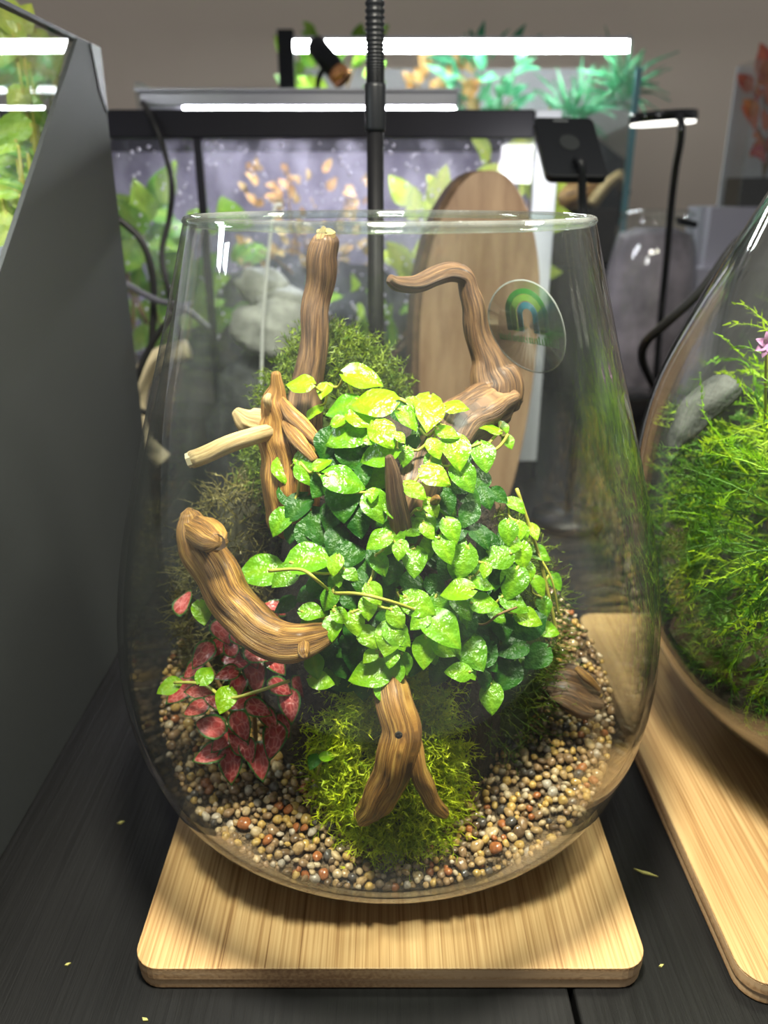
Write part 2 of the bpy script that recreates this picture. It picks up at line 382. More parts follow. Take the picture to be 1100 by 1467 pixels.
# round sticker with the little arch on the far side of the glass
SA, SZ, SR = math.radians(43), .281, .0275
def on_vase(a, b, off=.0):   # a along the surface, b up, metres
    z = SZ + b * .985; r = rv(z) + .0006 + off; th = SA - a / r; return (VX + r * math.cos(th), VY + r * math.sin(th), z)
def patch(mb, outline_rows, th=.0003):
    """strip between two polylines given in sticker coordinates"""
    A, B = outline_rows; n = len(mb.v); k = len(A)
    for o in (0, th):
        mb.v += [on_vase(p[0], p[1], o) for p in A] + [on_vase(p[0], p[1], o) for p in B]
    for i in range(k - 1):
        mb.f += [(n + i, n + i + 1, n + k + i + 1, n + k + i), (n + 2 * k + i, n + 3 * k + i, n + 3 * k + i + 1, n + 2 * k + i + 1)]
    for a in (0, k): 
        for i in range(k - 1): mb.f.append((n + a + i, n + a + i + 1, n + 2 * k + a + i + 1, n + 2 * k + a + i))
    return mb
tt = [2 * PI * i / 48 for i in range(49)]
st = build('sticker', patch(MB(), [[(.0005 * math.cos(a), .0005 * math.sin(a)) for a in tt], [(SR * math.cos(a), SR * math.sin(a)) for a in tt]]), 'film', vase, True)
st['label'] = 'round clear sticker with a green and blue arch'
build('sticker_edge', patch(MB(), [[((SR - .0007) * math.cos(a), (SR - .0007) * math.sin(a)) for a in tt], [(SR * math.cos(a), SR * math.sin(a)) for a in tt]], .0005), 'cable_grey' if 0 else 'white_tube', st, True)
def arch(w0, w1, h0, h1, m):
    base = -.003; A = []; B = []
    for i in range(25):
        a = PI * i / 24; A.append((w0 * math.cos(a), base + .010 + h0 * math.sin(a))); B.append((w1 * math.cos(a), base + .010 + h1 * math.sin(a)))
    A = [(w0, base)] + A + [(-w0, base)]; B = [(w1, base)] + B + [(-w1, base)]
    build('arch_stripe', patch(MB(), [A, B], .0004), m, st, True)
arch(.0118, .0150, .0125, .0155, 'arc_green'); arch(.0078, .0116, .0085, .0122, 'arc_lime'); arch(.0036, .0072, .0040, .0078, 'arc_blue')
lt = MB(); random.seed(3); x = -.021
while x < .021:
    w = random.uniform(.0008, .0016); h = random.choice((.0035, .0048, .0035))
    patch(lt, [[(x, -.0095), (x, -.0095 + h)], [(x + .0006, -.0095), (x + .0006, -.0095 + h)]], .0004)
    patch(lt, [[(x, -.0095), (x + w, -.0095)], [(x, -.0089), (x + w, -.0089)]], .0004)
    x += w + .0007
build('lettering', lt, 'arc_green', st)

# ================================================================== substrate
def hsurf(x, y): return .080 + .35 * (y - VY) + .006 * math.sin(x * 40 + 1) * math.sin(y * 35)
def edge_rho(th):
    lo, hi = .03, .15
    for _ in range(30):
        m = (lo + hi) / 2; z = hsurf(VX + m * math.cos(th), VY + m * math.sin(th))
        if m < rin(z) - .0005: lo = m
        else: hi = m
    return lo
sb = MB(); SEG = 64; ths = [2 * PI * i / SEG for i in range(SEG)]; er = [edge_rho(t) - .003 for t in ths]
for q in range(1, 13):
    for i, t in enumerate(ths):
        r = er[i] * q / 12; x = VX + r * math.cos(t); y = VY + r * math.sin(t); sb.v.append((x, y, hsurf(x, y) - .003))
for q in range(1, 9):
    for i, t in enumerate(ths):
        z0 = hsurf(VX + er[i] * math.cos(t), VY + er[i] * math.sin(t)) - .003; z = z0 + (.0215 - z0) * q / 8; r = max(.02, min(er[i] + .003, rin(z) - .0035)) if q < 8 else .045
        sb.v.append((VX + r * math.cos(t), VY + r * math.sin(t), z))
for j in range(19):
    for i in range(SEG): i2 = (i + 1) % SEG; sb.f.append((j * SEG + i, j * SEG + i2, (j + 1) * SEG + i2, (j + 1) * SEG + i))
sb.f.append(tuple(range(SEG - 1, -1, -1))); sb.f.append(tuple(19 * SEG + i for i in range(SEG)))
sub = empty('planting_soil', (VX, VY, .0215), 'dark soil bed and steep planted mound inside the tall vase', 'soil')
build('soil_bed', sb, 'gravel_bed', sub, True)
def lump(k=5, a=.08, ph=0): return lambda d: 1 + a * (math.sin(k * d.x + 3 * d.z + ph) * math.sin(k * 1.3 * d.y - 2 * d.z + ph * 2) + .5 * math.sin(2.3 * k * d.z + ph + 4 * d.x))
build('soil_mound', MB().ellipsoid((.006, .405, .05), (.080, .078, .195), 32, 22, lump(6, .05), .03), 'soil', sub, True)

# pebbles
random.seed(11)
def pebble_mesh(sd):
    bm = bmesh.new(); bmesh.ops.create_icosphere(bm, subdivisions=2, radius=1); R = random.Random(sd)
    a = [R.uniform(.75, 1.1), R.uniform(.75, 1.15), R.uniform(.55, .85)]; ph = R.uniform(0, 6)
    for v in bm.verts: d = v.co.normalized(); k = 1 + .10 * math.sin(3 * d.x + ph) + .09 * math.sin(4 * d.y + 2 * ph); v.co = Vector((d.x * a[0] * k, d.y * a[1] * k, d.z * a[2] * k))
    me = bpy.data.meshes.new('pebble'); bm.to_mesh(me); bm.free(); me.polygons.foreach_set('use_smooth', [True] * len(me.polygons)); me.materials.append(MATS['pebble_' + PEB[sd % 8][0].replace(' ', '_')]); return me
PM = [pebble_mesh(i) for i in range(16)]
PW = [1, 4, 2, 4, 1, 2, 4, 6, 5, 0, 6, 7, 3, 9, 12, 10, 14, 15, 8, 11, 13]
pos = []
for _ in range(26000):
    th = random.uniform(0, 2 * PI); r = math.sqrt(random.random()) * .142; x = VX + r * math.cos(th); y = VY + r * math.sin(th); z = hsurf(x, y)
    rad = random.choice((.0017, .0021, .0025, .0029, .0035))
    if r > rin(z) - rad - .0006: continue
    if ((x - .006) / .070) ** 2 + ((y - .405) / .066) ** 2 < 1: continue
    pos.append((x, y, z + random.uniform(-.0012, .0006), rad))
for _ in range(14000):
    th = random.uniform(PI * .95, PI * 2.05); z = random.uniform(.0225, .10); rad = random.choice((.0018, .0021, .0024, .0028))
    r = rin(z) - rad * 1.05 - .0006; x = VX + r * math.cos(th); y = VY + r * math.sin(th)
    if z > hsurf(x, y): continue
    pos.append((x, y, z, rad))
grid = {}; keep = []
random.shuffle(pos)
for p in pos:
    k = (int(p[0] / .006), int(p[1] / .006), int(p[2] / .006)); ok = True
    for dx in (-1, 0, 1):
        for dy in (-1, 0, 1):
            for dz in (-1, 0, 1):
                for q in grid.get((k[0] + dx, k[1] + dy, k[2] + dz), ()):
                    if (p[0] - q[0]) ** 2 + (p[1] - q[1]) ** 2 + (p[2] - q[2]) ** 2 < ((p[3] + q[3]) * .66) ** 2: ok = False
    if ok: grid.setdefault(k, []).append(p); keep.append(p)
keep.sort(key=lambda p: (Vector(p[:3]) - CAMP).length / p[3] - (60 if p[1] < VY - .02 else 0))
def rot(): return Matrix.Rotation(random.uniform(0, 6.3), 4, 'Z') @ Matrix.Rotation(random.gauss(0, .5), 4, 'X') @ Matrix.Rotation(random.gauss(0, .4), 4, 'Y')
for i, p in enumerate(keep[:300]):
    k_ = PW[i * 5 % 21]; o = bpy.data.objects.new('pebble', PM[k_]); pl_ = 'left of the forked root' if p[0] < -.012 else 'right of the forked root' if p[0] > .02 else 'in front of the forked root'; o.matrix_world = Matrix.Translation(p[:3]) @ rot() @ Matrix.Scale(p[3], 4); COL.objects.link(o)
    setp(o, 'small wet %s pebble in the gravel %s' % (PEB[k_ % 8][0], pl_), 'pebble', 'pebbles of the gravel bed')
gv = []; gf = []; n = 0
base = [(np.array([v.co[:] for v in m.vertices]), np.array([tuple(f.vertices) for f in m.polygons])) for m in PM]
for i, p in enumerate(keep[300:]):
    v, f = base[i % 16]; M = np.array(rot().to_3x3()); gv.append(v @ M.T * p[3] + np.array(p[:3])); gf.append(f + n); n += len(v)
def raw(name, V, F, m, smooth=True, parent=None, **kw):
    me = bpy.data.meshes.new(name); me.from_pydata(V.tolist(), [], F.tolist()); me.materials.append(MATS[m])
    if smooth: me.polygons.foreach_set('use_smooth', [True] * len(me.polygons))
    o = bpy.data.objects.new(name, me); put(o, parent); WL[o.name] = Vector((0, 0, 0)); return setp(o, **kw)
raw('gravel', np.concatenate(gv), np.concatenate(gf), 'gravel', label='tan and brown gravel bed around the mound inside the tall vase', cat='gravel', kind='stuff')

# ================================================================== driftwood
def branch(name, pts, m, parent=None, n=64, sides=22, ridge=.10, lumpy=.09, sd=0, **kw):
    R = random.Random(sd); ks = [(R.randint(2, 4), R.uniform(0, 6), R.uniform(-60, 60), ridge * .7), (R.randint(5, 8), R.uniform(0, 6), R.uniform(-50, 50), ridge * .5), (R.randint(9, 12), R.uniform(0, 6), R.uniform(-40, 40), ridge * .25)]
    fz = [(R.uniform(60, 260), R.uniform(0, 6)) for _ in range(3)]
    def mod(a, L, t):
        q = 1 + sum(A * math.sin(k * a + ph + tw * L) for k, ph, tw, A in ks) + sum(lumpy / 3 * math.sin(fr * L + ph + a) for fr, ph in fz)
        return q
    q = spline(pts, n); path = [Vector(p[:3]) for p in q]; rad = [max(p[3], .0004) for p in q]
    # crooked centre line
    for i in range(len(path)):
        e_ = min(i, len(path) - 1 - i) / len(path); j = rad[i] * .06 * min(1, e_ * 8)
        path[i] += Vector((math.sin(i * .37 + sd * 1.7), math.cos(i * .29 + sd), math.sin(i * .23 + sd * .6))) * j
    # worn, rounded ends
    a_, b_ = (path[0] - path[1]).normalized(), (path[-1] - path[-2]).normalized(); r0, r1 = rad[0], rad[-1]; p0_, p1_ = path[0], path[-1]
    path = [p0_ + a_ * r0 * k for k in (.62, .55, .38, .18)] + path + [p1_ + b_ * r1 * k for k in (.18, .38, .55, .62)]
    rad = [r0 * k for k in (.18, .5, .76, .93)] + rad + [r1 * k for k in (.93, .76, .5, .18)]
    return build(name, MB().tube(path, rad, sides, mod), m, parent, True, **kw)
def bp(x, y, Y, rpx): p = at(x, y, Y); return (p.x, p.y, p.z, rpx * depth(p) / FPX)
def disc_end(parent, c, d, r, m, name='cut_end'):
    d = Vector(d).normalized(); u = d.orthogonal().normalized(); w = d.cross(u); mb = MB(); c = Vector(c)
    R = random.Random(int(r * 1e6)); pts = [c + (u * math.cos(a) + w * math.sin(a)) * r * R.uniform(.8, 1.1) for a in [2 * PI * i / 14 for i in range(14)]]
    return build(name, mb.prism(pts, d * .0022), m, parent)

A = empty('driftwood_branch', at(440, 640, .41), 'tall upright driftwood branch with a pale cut tip reaching the vase rim', 'driftwood', 'driftwood pieces in the vase')
branch('stem', [bp(466, 345, .42, 20), bp(462, 375, .42, 22), bp(453, 430, .42, 21), bp(447, 500, .415, 21), bp(438, 560, .41, 23), bp(430, 610, .405, 27), bp(420, 700, .40, 30)], 'driftwood_dark', A, ridge=.13, sd=1)
p = at(467, 338, .42); disc_end(A, p, (.02, -.3, 1), .0050, 'driftwood_pale')
branch('splinter', [bp(456, 352, .416, 7), bp(459, 338, .416, 6), bp(464, 326, .417, 3)], 'driftwood_pale', A, n=10, sides=8, sd=4)

B = empty('driftwood_stump', at(405, 680, .385), 'short forked driftwood stump with gnarled tip left of the upright branch', 'driftwood', 'driftwood pieces in the vase')
branch('stem', [bp(396, 536, .385, 7), bp(397, 552, .385, 10), bp(395, 575, .385, 19), bp(399, 600, .385, 27), bp(408, 640, .385, 37), bp(416, 700, .38, 40), bp(420, 750, .375, 38)], 'driftwood', B, ridge=.17, sd=2)
branch('root', [bp(400, 566, .384, 3), bp(415, 592, .376, 10), bp(436, 612, .372, 11), bp(466, 645, .365, 6)], 'driftwood', B, n=20, sides=14, sd=3)
branch('root', [bp(403, 596, .382, 4), bp(424, 626, .368, 11), bp(450, 658, .360, 6)], 'driftwood', B, n=18, sides=14, sd=5)
branch('knot', [bp(386, 566, .38, 4), bp(383, 572, .378, 6), bp(386, 584, .38, 5)], 'driftwood_pale', B, n=8, sides=8, sd=6)
Pp = empty('driftwood_stick', at(330, 650, .37), 'pale cut driftwood stick pointing left against the vase glass', 'driftwood', 'driftwood pieces in the vase')
branch('stem', [bp(275, 658, .36, 13), bp(300, 648, .365, 13), bp(340, 632, .37, 13), bp(385, 618, .38, 12)], 'driftwood_pale', Pp, n=26, ridge=.05, lumpy=.04, sd=7)
disc_end(Pp, at(275, 658, .36), (-1, -.1, -.3), .0038, 'cream')
branch('broken_wood', [bp(338, 590, .385, 6), bp(352, 602, .386, 13), bp(372, 610, .387, 16), bp(395, 622, .388, 14)], 'driftwood_pale', n=20, ridge=.3, sd=8, label='short broken pale wood end above the pale cut stick', cat='driftwood', group='driftwood pieces in the vase')

Cc = empty('crooked_driftwood', at(600, 760, .34), 'crooked driftwood trunk whose thin arm bends left near the arch sticker', 'driftwood', 'driftwood pieces in the vase')
branch('arm', [bp(559, 400, .40, 7), bp(572, 407, .402, 10), bp(598, 407, .405, 12), bp(625, 396, .41, 13), bp(650, 391, .413, 13), bp(667, 398, .415, 13), bp(674, 425, .415, 15), bp(680, 460, .415, 17), bp(690, 500, .415, 20), bp(699, 530, .415, 28), bp(704, 556, .412, 40), bp(704, 578, .41, 38)], 'driftwood_dark', Cc, n=110, ridge=.14, sd=9)
branch('trunk', [bp(738, 574, .415, 14), bp(718, 574, .41, 28), bp(690, 586, .40, 36), bp(655, 612, .385, 38), bp(625, 645, .37, 38), bp(600, 690, .352, 36), bp(588, 735, .345, 30), bp(580, 790, .345, 26)], 'driftwood_dark', Cc, n=80, ridge=.13, sd=10)
branch('stub', [bp(558, 655, .330, 6), bp(563, 680, .330, 11), bp(569, 720, .331, 14), bp(575, 760, .334, 16)], 'driftwood_dark', Cc, n=26, ridge=.16, sd=11)
branch('knot', [bp(622, 718, .331, 7), bp(626, 715, .327, 6), bp(628, 714, .324, 3)], 'driftwood', Cc, n=8, sides=10, sd=12)

D = empty('driftwood_log', at(400, 930, .33), 'thick curved driftwood log with knobby top end above the red leaves', 'driftwood', 'driftwood pieces in the vase')
branch('stem', [bp(272, 740, .345, 15), bp(281, 770, .343, 30), bp(298, 805, .338, 31), bp(322, 848, .330, 32), bp(355, 888, .322, 32), bp(395, 915, .315, 31), bp(432, 918, .312, 26), bp(472, 908, .318, 14)], 'driftwood', D, n=84, ridge=.11, sd=13)
branch('knot', [bp(284, 758, .340, 20), bp(297, 766, .330, 21), bp(309, 776, .323, 18)], 'driftwood', D, n=16, sides=18, ridge=.22, sd=14)
disc_end(D, at(309, 776, .3225), at(312, 779, .315) - at(306, 773, .327), .0042, 'bark')
branch('knob', [bp(268, 748, .345, 9), bp(270, 738, .345, 11), bp(272, 731, .346, 6)], 'driftwood', D, n=10, sides=12, sd=15)
branch('knob', [bp(436, 925, .302, 9), bp(436, 935, .298, 9), bp(437, 941, .296, 5)], 'driftwood', D, n=10, sides=12, sd=16)

F = empty('driftwood_fork', at(560, 1170, .315), 'forked driftwood root standing on the gravel in the front moss', 'driftwood', 'driftwood pieces in the vase')
branch('stem', [bp(553, 945, .322, 21), bp(560, 985, .308, 25), bp(572, 1030, .297, 27), bp(572, 1070, .292, 28), bp(560, 1110, .292, 26), bp(541, 1145, .296, 23), bp(521, 1170, .302, 15)], 'driftwood', F, n=70, ridge=.10, sd=17)
branch('root', [bp(588, 1040, .300, 12), bp(596, 1080, .293, 13), bp(603, 1112, .292, 14), bp(616, 1142, .296, 13), bp(636, 1165, .302, 8)], 'driftwood', F, n=36, sides=16, ridge=.12, sd=18)
p = at(571, 1053, .2820); build('hole', MB().ellipsoid((p.x, p.y, p.z), (.0017, .0008, .0019), 10, 8), 'soil', F, True)
bc = empty('bark_chunk', atz(820, 1010, .075), 'dark splintered bark chunk on the gravel at the right of the mound', 'driftwood', 'driftwood pieces in the vase')
for k_, (xa, ya, xb, yb, Yb, rr_) in enumerate(((775, 985, 862, 1010, .368, 15), (782, 972, 858, 992, .374, 14), (790, 998, 850, 1022, .362, 12), (800, 962, 852, 972, .382, 10))):
    branch('splinter', [bp(xa, ya, Yb, rr_ * .5), bp(xa * .7 + xb * .3, ya * .7 + yb * .3 - 3, Yb, rr_), bp(xa * .3 + xb * .7, ya * .3 + yb * .7 + 2, Yb - .002, rr_ * .95), bp(xb, yb, Yb - .004, rr_ * .4)], 'driftwood_dark', bc, n=22, sides=14, ridge=.3, sd=40 + k_)
branch('bark_sliver', [bp(826, 958, .372, 4), bp(842, 972, .368, 6), bp(858, 988, .366, 3)], 'driftwood', n=16, sides=10, ridge=.2, sd=20, label='thin light wood sliver lying on the dark bark chunk', cat='driftwood', group='driftwood pieces in the vase')

# ================================================================== leaves
def leaf_mesh(name, width=.72, heart=.0, fold=.14, curl=.16, wav=.03, sd=0, nl=8, nw=4, pt=1.25):
    R = random.Random(sd); ph = R.uniform(0, 6); V = []; F = []; E = []; VN = []
    for i in range(nl + 1):
        t = i / nl; w = width / 2 * (math.sin(PI * min(1, t ** .72 * 1.0)) ** (.8) if 0 < t < 1 else 0) * (1 - .18 * t) * pt / 1.1
        if t == 0: w = width * .06
        if t == 1: w = .004
        for j in range(nw + 1):
            s = (j / nw - .5) * 2; x = w * s; y = t - heart * abs(s) * max(0, .35 - t)
            z = fold * abs(s) * w - curl * (t - .35) ** 2 + wav * math.sin(9 * t + ph + 3 * s) * abs(s)
            V.append((x, y, z)); E.append(max(abs(s), abs(t - .5) * 2 - .02)); VN.append(1 if abs(s) < .01 else 0)
    for i in range(nl):
        for j in range(nw): a = i * (nw + 1) + j; F.append((a, a + 1, a + nw + 2, a + nw + 1))
    me = bpy.data.meshes.new(name); me.from_pydata(V, [], F); me.polygons.foreach_set('use_smooth', [True] * len(F))
    for nm, dat in (('edge', E), ('vein', VN)): at_ = me.attributes.new(nm, 'FLOAT', 'POINT'); at_.data.foreach_set('value', dat)
    return me
LEAF = {}
def leaf_data(kind, m, var):
    k = (kind, m, var)
    if k not in LEAF:
        a = dict(fig=dict(width=.86, heart=.4, fold=-.10 if var % 2 else .16, curl=.28, wav=.035, pt=1.12), ovate=dict(width=.6, heart=0, fold=.2, curl=.35, wav=.03), broad=dict(width=.62, heart=.1, fold=.15, curl=.3), narrow=dict(width=.3, fold=.2, curl=.4), grass=dict(width=.07, fold=.2, curl=.6))[kind]
        me = leaf_mesh('leaf_' + kind, sd=var * 7 + 1, **a); me.materials.append(MATS[m]); LEAF[k] = me
    return LEAF[k]
def add_leaf(parent, basep, tip, nrm, size, kind, m, var, name='leaf', wscale=1):
    y = Vector(tip).normalized(); z = Vector(nrm); z = (z - y * z.dot(y)).normalized(); x = y.cross(z)
    M = Matrix((x * size * wscale, y * size, z * size)).transposed().to_4x4(); M.translation = Vector(basep) - WL[parent.name]
    o = bpy.data.objects.new(name, leaf_data(kind, m, var)); COL.objects.link(o); o.parent = parent; o.matrix_local = M; return o

ENV_C, ENV_R = Vector((.006, .395, .05)), Vector((.096, .094, .222))
def env_hit(x, y, C=ENV_C, Rr=ENV_R):
    d = ray(x, y); o = CAMP - C; oo = Vector([o[i] / Rr[i] for i in range(3)]); dd = Vector([d[i] / Rr[i] for i in range(3)])
    a = dd.dot(dd); b = oo.dot(dd); c = oo.dot(oo) - 1; D_ = b * b - a * c
    t = (-b - math.sqrt(D_)) / a if D_ > 0 else -b / a
    p = CAMP + d * t; n = Vector([(p[i] - C[i]) / Rr[i] ** 2 for i in range(3)]).normalized(); return p, n
fig = empty('creeping_fig', (.006, .395, .06), 'bright green creeping fig covering the front of the planted mound', 'plant')
# x, y, length in px, tip angle (clockwise from right), age 0 young 1 mid 2 old and shade-dark
LV = [(427,549,36,190,0),(464,560,26,100,0),(522,542,50,20,0),(489,583,46,160,1),(531,575,58,190,0),(520,601,40,40,0),(493,622,56,175,1),(467,638,42,110,2),(489,602,24,320,0),(550,622,44,60,0),
(585,601,36,50,0),(611,585,46,100,0),(592,579,22,80,0),(574,627,18,60,0),(589,638,26,120,2),(541,651,52,170,1),(502,653,42,60,2),(496,688,52,20,1),(463,664,26,300,0),(439,679,36,60,1),
(439,653,30,330,1),(404,674,34,80,0),(459,695,38,120,2),(491,716,58,90,2),(533,710,20,90,0),(539,727,44,70,1),(598,703,34,20,0),(424,729,44,120,2),(400,749,38,110,1),(448,590,26,110,0),
(533,629,20,330,0),(615,596,46,110,0),(655,582,30,10,0),(654,648,48,80,0),(643,619,30,20,0),(624,643,28,70,0),(699,611,32,200,0),(723,613,18,60,1),(693,655,40,80,1),(729,633,20,80,1),
(626,682,40,25,0),(666,685,42,60,1),(620,728,26,60,0),(741,725,28,40,1),(728,764,32,100,1),(763,761,26,70,0),(749,763,26,80,1),(638,789,36,75,0),(614,761,24,60,0),(647,761,34,60,0),
(591,756,32,150,1),(574,787,26,90,0),(594,806,40,90,1),(664,806,44,100,1),(709,799,42,170,1),(747,796,36,80,0),(775,794,28,20,1),(716,711,26,40,2),(697,714,30,80,2),(617,747,20,60,1),
(603,735,16,30,1),(733,782,26,120,0),(368,819,56,175,0),(449,800,58,350,0),(406,827,38,150,1),(446,813,36,170,2),(479,810,28,90,0),(503,823,24,30,1),(484,831,20,80,1),(504,793,42,350,2),
(541,775,34,150,0),(565,768,38,90,1),(572,790,24,100,0),(536,852,32,60,0),(527,872,30,90,0),(449,877,32,10,0),(476,901,32,90,0),(490,883,26,40,0),(509,894,32,70,0),(530,914,34,60,0),
(557,915,46,100,0),(560,943,26,90,0),(495,923,20,80,2),(451,955,32,70,0),(462,975,32,10,0),(488,959,26,60,2),(527,966,52,170,0),(563,969,34,100,0),(557,993,36,40,0),(569,887,30,50,0),
(508,941,42,90,2),(465,939,40,110,2),(501,863,24,50,2),(550,894,30,110,2),(416,766,24,90,2),(458,757,52,60,2),(513,747,44,70,2),(576,915,28,40,0),(529,941,22,130,0),(503,905,30,70,2),
(662,818,46,100,1),(653,847,42,180,0),(691,834,34,20,0),(734,836,46,120,1),(757,819,26,90,0),(664,870,38,70,1),(696,865,36,350,0),(740,864,38,30,1),(603,867,46,40,0),(636,903,58,40,0),
(608,936,40,85,0),(569,912,40,60,0),(678,936,50,55,1),(733,929,40,150,2),(725,969,46,130,2),(704,1002,38,80,1),(655,962,32,190,0),(672,962,26,60,0),(749,898,50,160,2),(759,886,34,30,0),
(787,903,28,10,0),(768,943,40,140,2),(695,976,24,90,2),(702,950,28,60,2),(666,898,40,100,2),(690,922,32,60,2),(714,882,26,40,1),(638,931,30,20,0),(773,841,28,60,1),(796,834,24,60,1),
(695,818,20,100,0),(745,812,28,60,1),(780,870,26,80,1),(590,840,34,90,2),(625,842,32,60,2),(560,820,36,110,2),(545,810,30,70,1),(600,890,30,130,0),(580,952,28,80,1),(650,925,30,60,1),
(620,665,28,80,1),(580,655,26,100,1),(640,720,34,80,2),(670,740,34,120,2),(690,770,36,70,2),(560,730,24,80,1),(520,680,30,80,2),(475,740,40,100,2),(440,770,40,80,2),(480,775,40,120,2),(515,835,28,80,2),(535,800,28,100,2),(710,830,30,90,2),(720,900,36,80,2),(630,870,32,70,1),(690,890,34,110,2),(745,760,24,100,0),(470,860,30,120,1),(455,845,30,60,2)]
random.seed(5)
ENVI = []
names = ('fig_young', 'fig_mid', 'fig_old_shade')
def fig_leaf(x, y, s, a, tone, lift=None, C=ENV_C, Rr=ENV_R, parent=None):
    p, n = env_hit(x, y, C, Rr); lf = {0: random.uniform(.004, .011), 1: random.uniform(.0, .006), 2: random.uniform(-.006, .001)}[tone] if lift is None else lift
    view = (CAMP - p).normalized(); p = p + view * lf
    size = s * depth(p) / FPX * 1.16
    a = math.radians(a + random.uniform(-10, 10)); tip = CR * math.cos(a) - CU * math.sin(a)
    nn = (n * .35 + Vector((0, 0, 1)) * (.75 if tone == 0 else .5) + view * .65 + Vector((random.gauss(0, .16), random.gauss(0, .16), random.gauss(0, .1)))).normalized()
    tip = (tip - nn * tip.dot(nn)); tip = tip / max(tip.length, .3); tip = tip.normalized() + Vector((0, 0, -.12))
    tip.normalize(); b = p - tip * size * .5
    add_leaf(parent or fig, b, tip, nn, size, 'fig', names[tone], random.randint(0, 4)); ENVI.append((b, tone)); return b
for l in LV: fig_leaf(*l)
n = 0
while n < 110:                       # deep filler leaves, mostly dark to stand for shade between leaves
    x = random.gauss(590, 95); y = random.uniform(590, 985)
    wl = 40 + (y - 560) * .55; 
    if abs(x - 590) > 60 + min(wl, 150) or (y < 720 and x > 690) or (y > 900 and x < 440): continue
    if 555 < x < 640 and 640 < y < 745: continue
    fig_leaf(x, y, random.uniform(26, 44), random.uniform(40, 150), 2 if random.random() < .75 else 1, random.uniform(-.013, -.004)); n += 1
# stems: join each leaf base to its nearest neighbours
sm = MB(); Bs = [b for b, a in ENVI if a < 2]
done = [Bs[0]]
rest = Bs[1:]
while rest:
    best = min(((r - d).length, i, j) for i, r in enumerate(rest) for j, d in enumerate(done))
    r = rest.pop(best[1]); d = done[best[2]]
    inn = ((ENV_C + Vector((0, 0, .03))) - (r + d) / 2).normalized() * (.003 + best[0] * .08)
    if best[0] < .05: sm.tube(spline([tuple(d), tuple((r + d) / 2 + inn), tuple(r)], 7), .0007, 5)
    done.append(r)
sm.uv = None
build('vine_stem', sm, 'stem_yellow', fig, True)
def vine(parent, pts, r=.0008, m='stem_yellow'): build('vine_runner', MB().tube(spline([tuple(p) for p in pts], 18), r, 6), m, parent, True)
vine(fig, [at(385, 818, .318), at(430, 816, .312), at(455, 832, .31), at(475, 850, .335)], .0008)
vine(fig, [at(480, 850, .318), at(515, 851, .303), at(560, 862, .303), at(600, 876, .318)], .0008)
vine(fig, [at(740, 700, .37), at(770, 790, .37), at(785, 850, .368), at(797, 905, .368)], .0009)
vine(fig, [at(768, 790, .37), at(790, 830, .365), at(800, 880, .366)], .0006)
vine(fig, [at(545, 565, .375), at(580, 575, .372), at(610, 600, .37), at(640, 612, .368)], .0010)
vine(fig, [at(690, 655, .375), at(715, 640, .376), at(728, 622, .378)], .0008)
vine(fig, [at(660, 880, .33), at(690, 895, .325), at(715, 880, .325), at(740, 870, .33)], .0006, 'stem_brown')

# trailing fig runner over the red plant
r2 = empty('fig_runner', at(400, 985, .31), 'small trailing fig runner with lime leaves across the red plant', 'plant')
vine(r2, [at(250, 978, .335), at(290, 980, .328), at(325, 1000, .318), at(370, 990, .315), at(415, 975, .32)], .0009)
def free_leaf(parent, x, y, Y, s, a, kind, m, nrm=None, wscale=1):
    p = at(x, y, Y); size = s * depth(p) / FPX * 1.1; an = math.radians(a); view = (CAMP - p).normalized()
    tip = CR * math.cos(an) - CU * math.sin(an); nn = Vector(nrm) if nrm else (view * .8 + Vector((0, 0, .6)) + Vector((random.gauss(0, .25), random.gauss(0, .2), random.gauss(0, .1))))
    nn.normalize(); tip = tip - nn * tip.dot(nn); tip.normalize(); add_leaf(parent, p - tip * size * .5, tip, nn, size, kind, m, random.randint(0, 4), wscale=wscale)
for q in ((240,985,.335,32,150), (322,1004,.315,36,110), (295,966,.325,30,300), (290,878,.33,34,85)): free_leaf(r2, *q, 'fig', 'fig_young')
r3 = empty('fig_seedling', at(455, 1105, .33), 'tiny fig sprig with two leaves on the gravel by the moss', 'plant')
vine(r3, [at(455, 1110, .325), at(458, 1096, .32), at(462, 1090, .318)], .0006); free_leaf(r3, 449, 1092, .317, 22, 110, 'fig', 'fig_old_shade'); free_leaf(r3, 470, 1084, .317, 20, 350, 'fig', 'fig_young')

# red nerve plant
fit = empty('nerve_plant', at(350, 1090, .35), 'red and pink nerve plant with green leaf edges at the left', 'plant')
FC, FR = Vector((-.072, .372, .055)), Vector((.050, .048, .098))
random.seed(21)
FL = [(263,862,40,270),(318,905,42,60),(335,945,44,200),(308,930,40,130),(290,938,44,120),(372,936,46,10),(365,968,52,80),(340,985,40,100),(258,990,50,140),(285,990,40,170),(300,1040,50,200),(345,1040,46,60),(280,1015,40,160),(405,905,40,330),(440,862,44,330),(455,850,34,340),(425,888,44,20),(395,870,40,200),(385,890,34,120),(330,1095,52,80),(300,1080,48,160),(372,1090,52,80),(392,1060,52,110),(340,1065,36,230),(415,1010,48,80),(402,985,40,20),(370,1015,40,20),(325,965,36,160),(395,950,40,60),(350,1005,44,150),(310,1005,36,200),(385,1030,38,60),(320,1060,44,140),(355,1075,38,70),(360,940,36,60),(345,915,36,40),(275,960,36,150),(405,1040,38,60),(430,985,36,60),(330,925,34,250)]
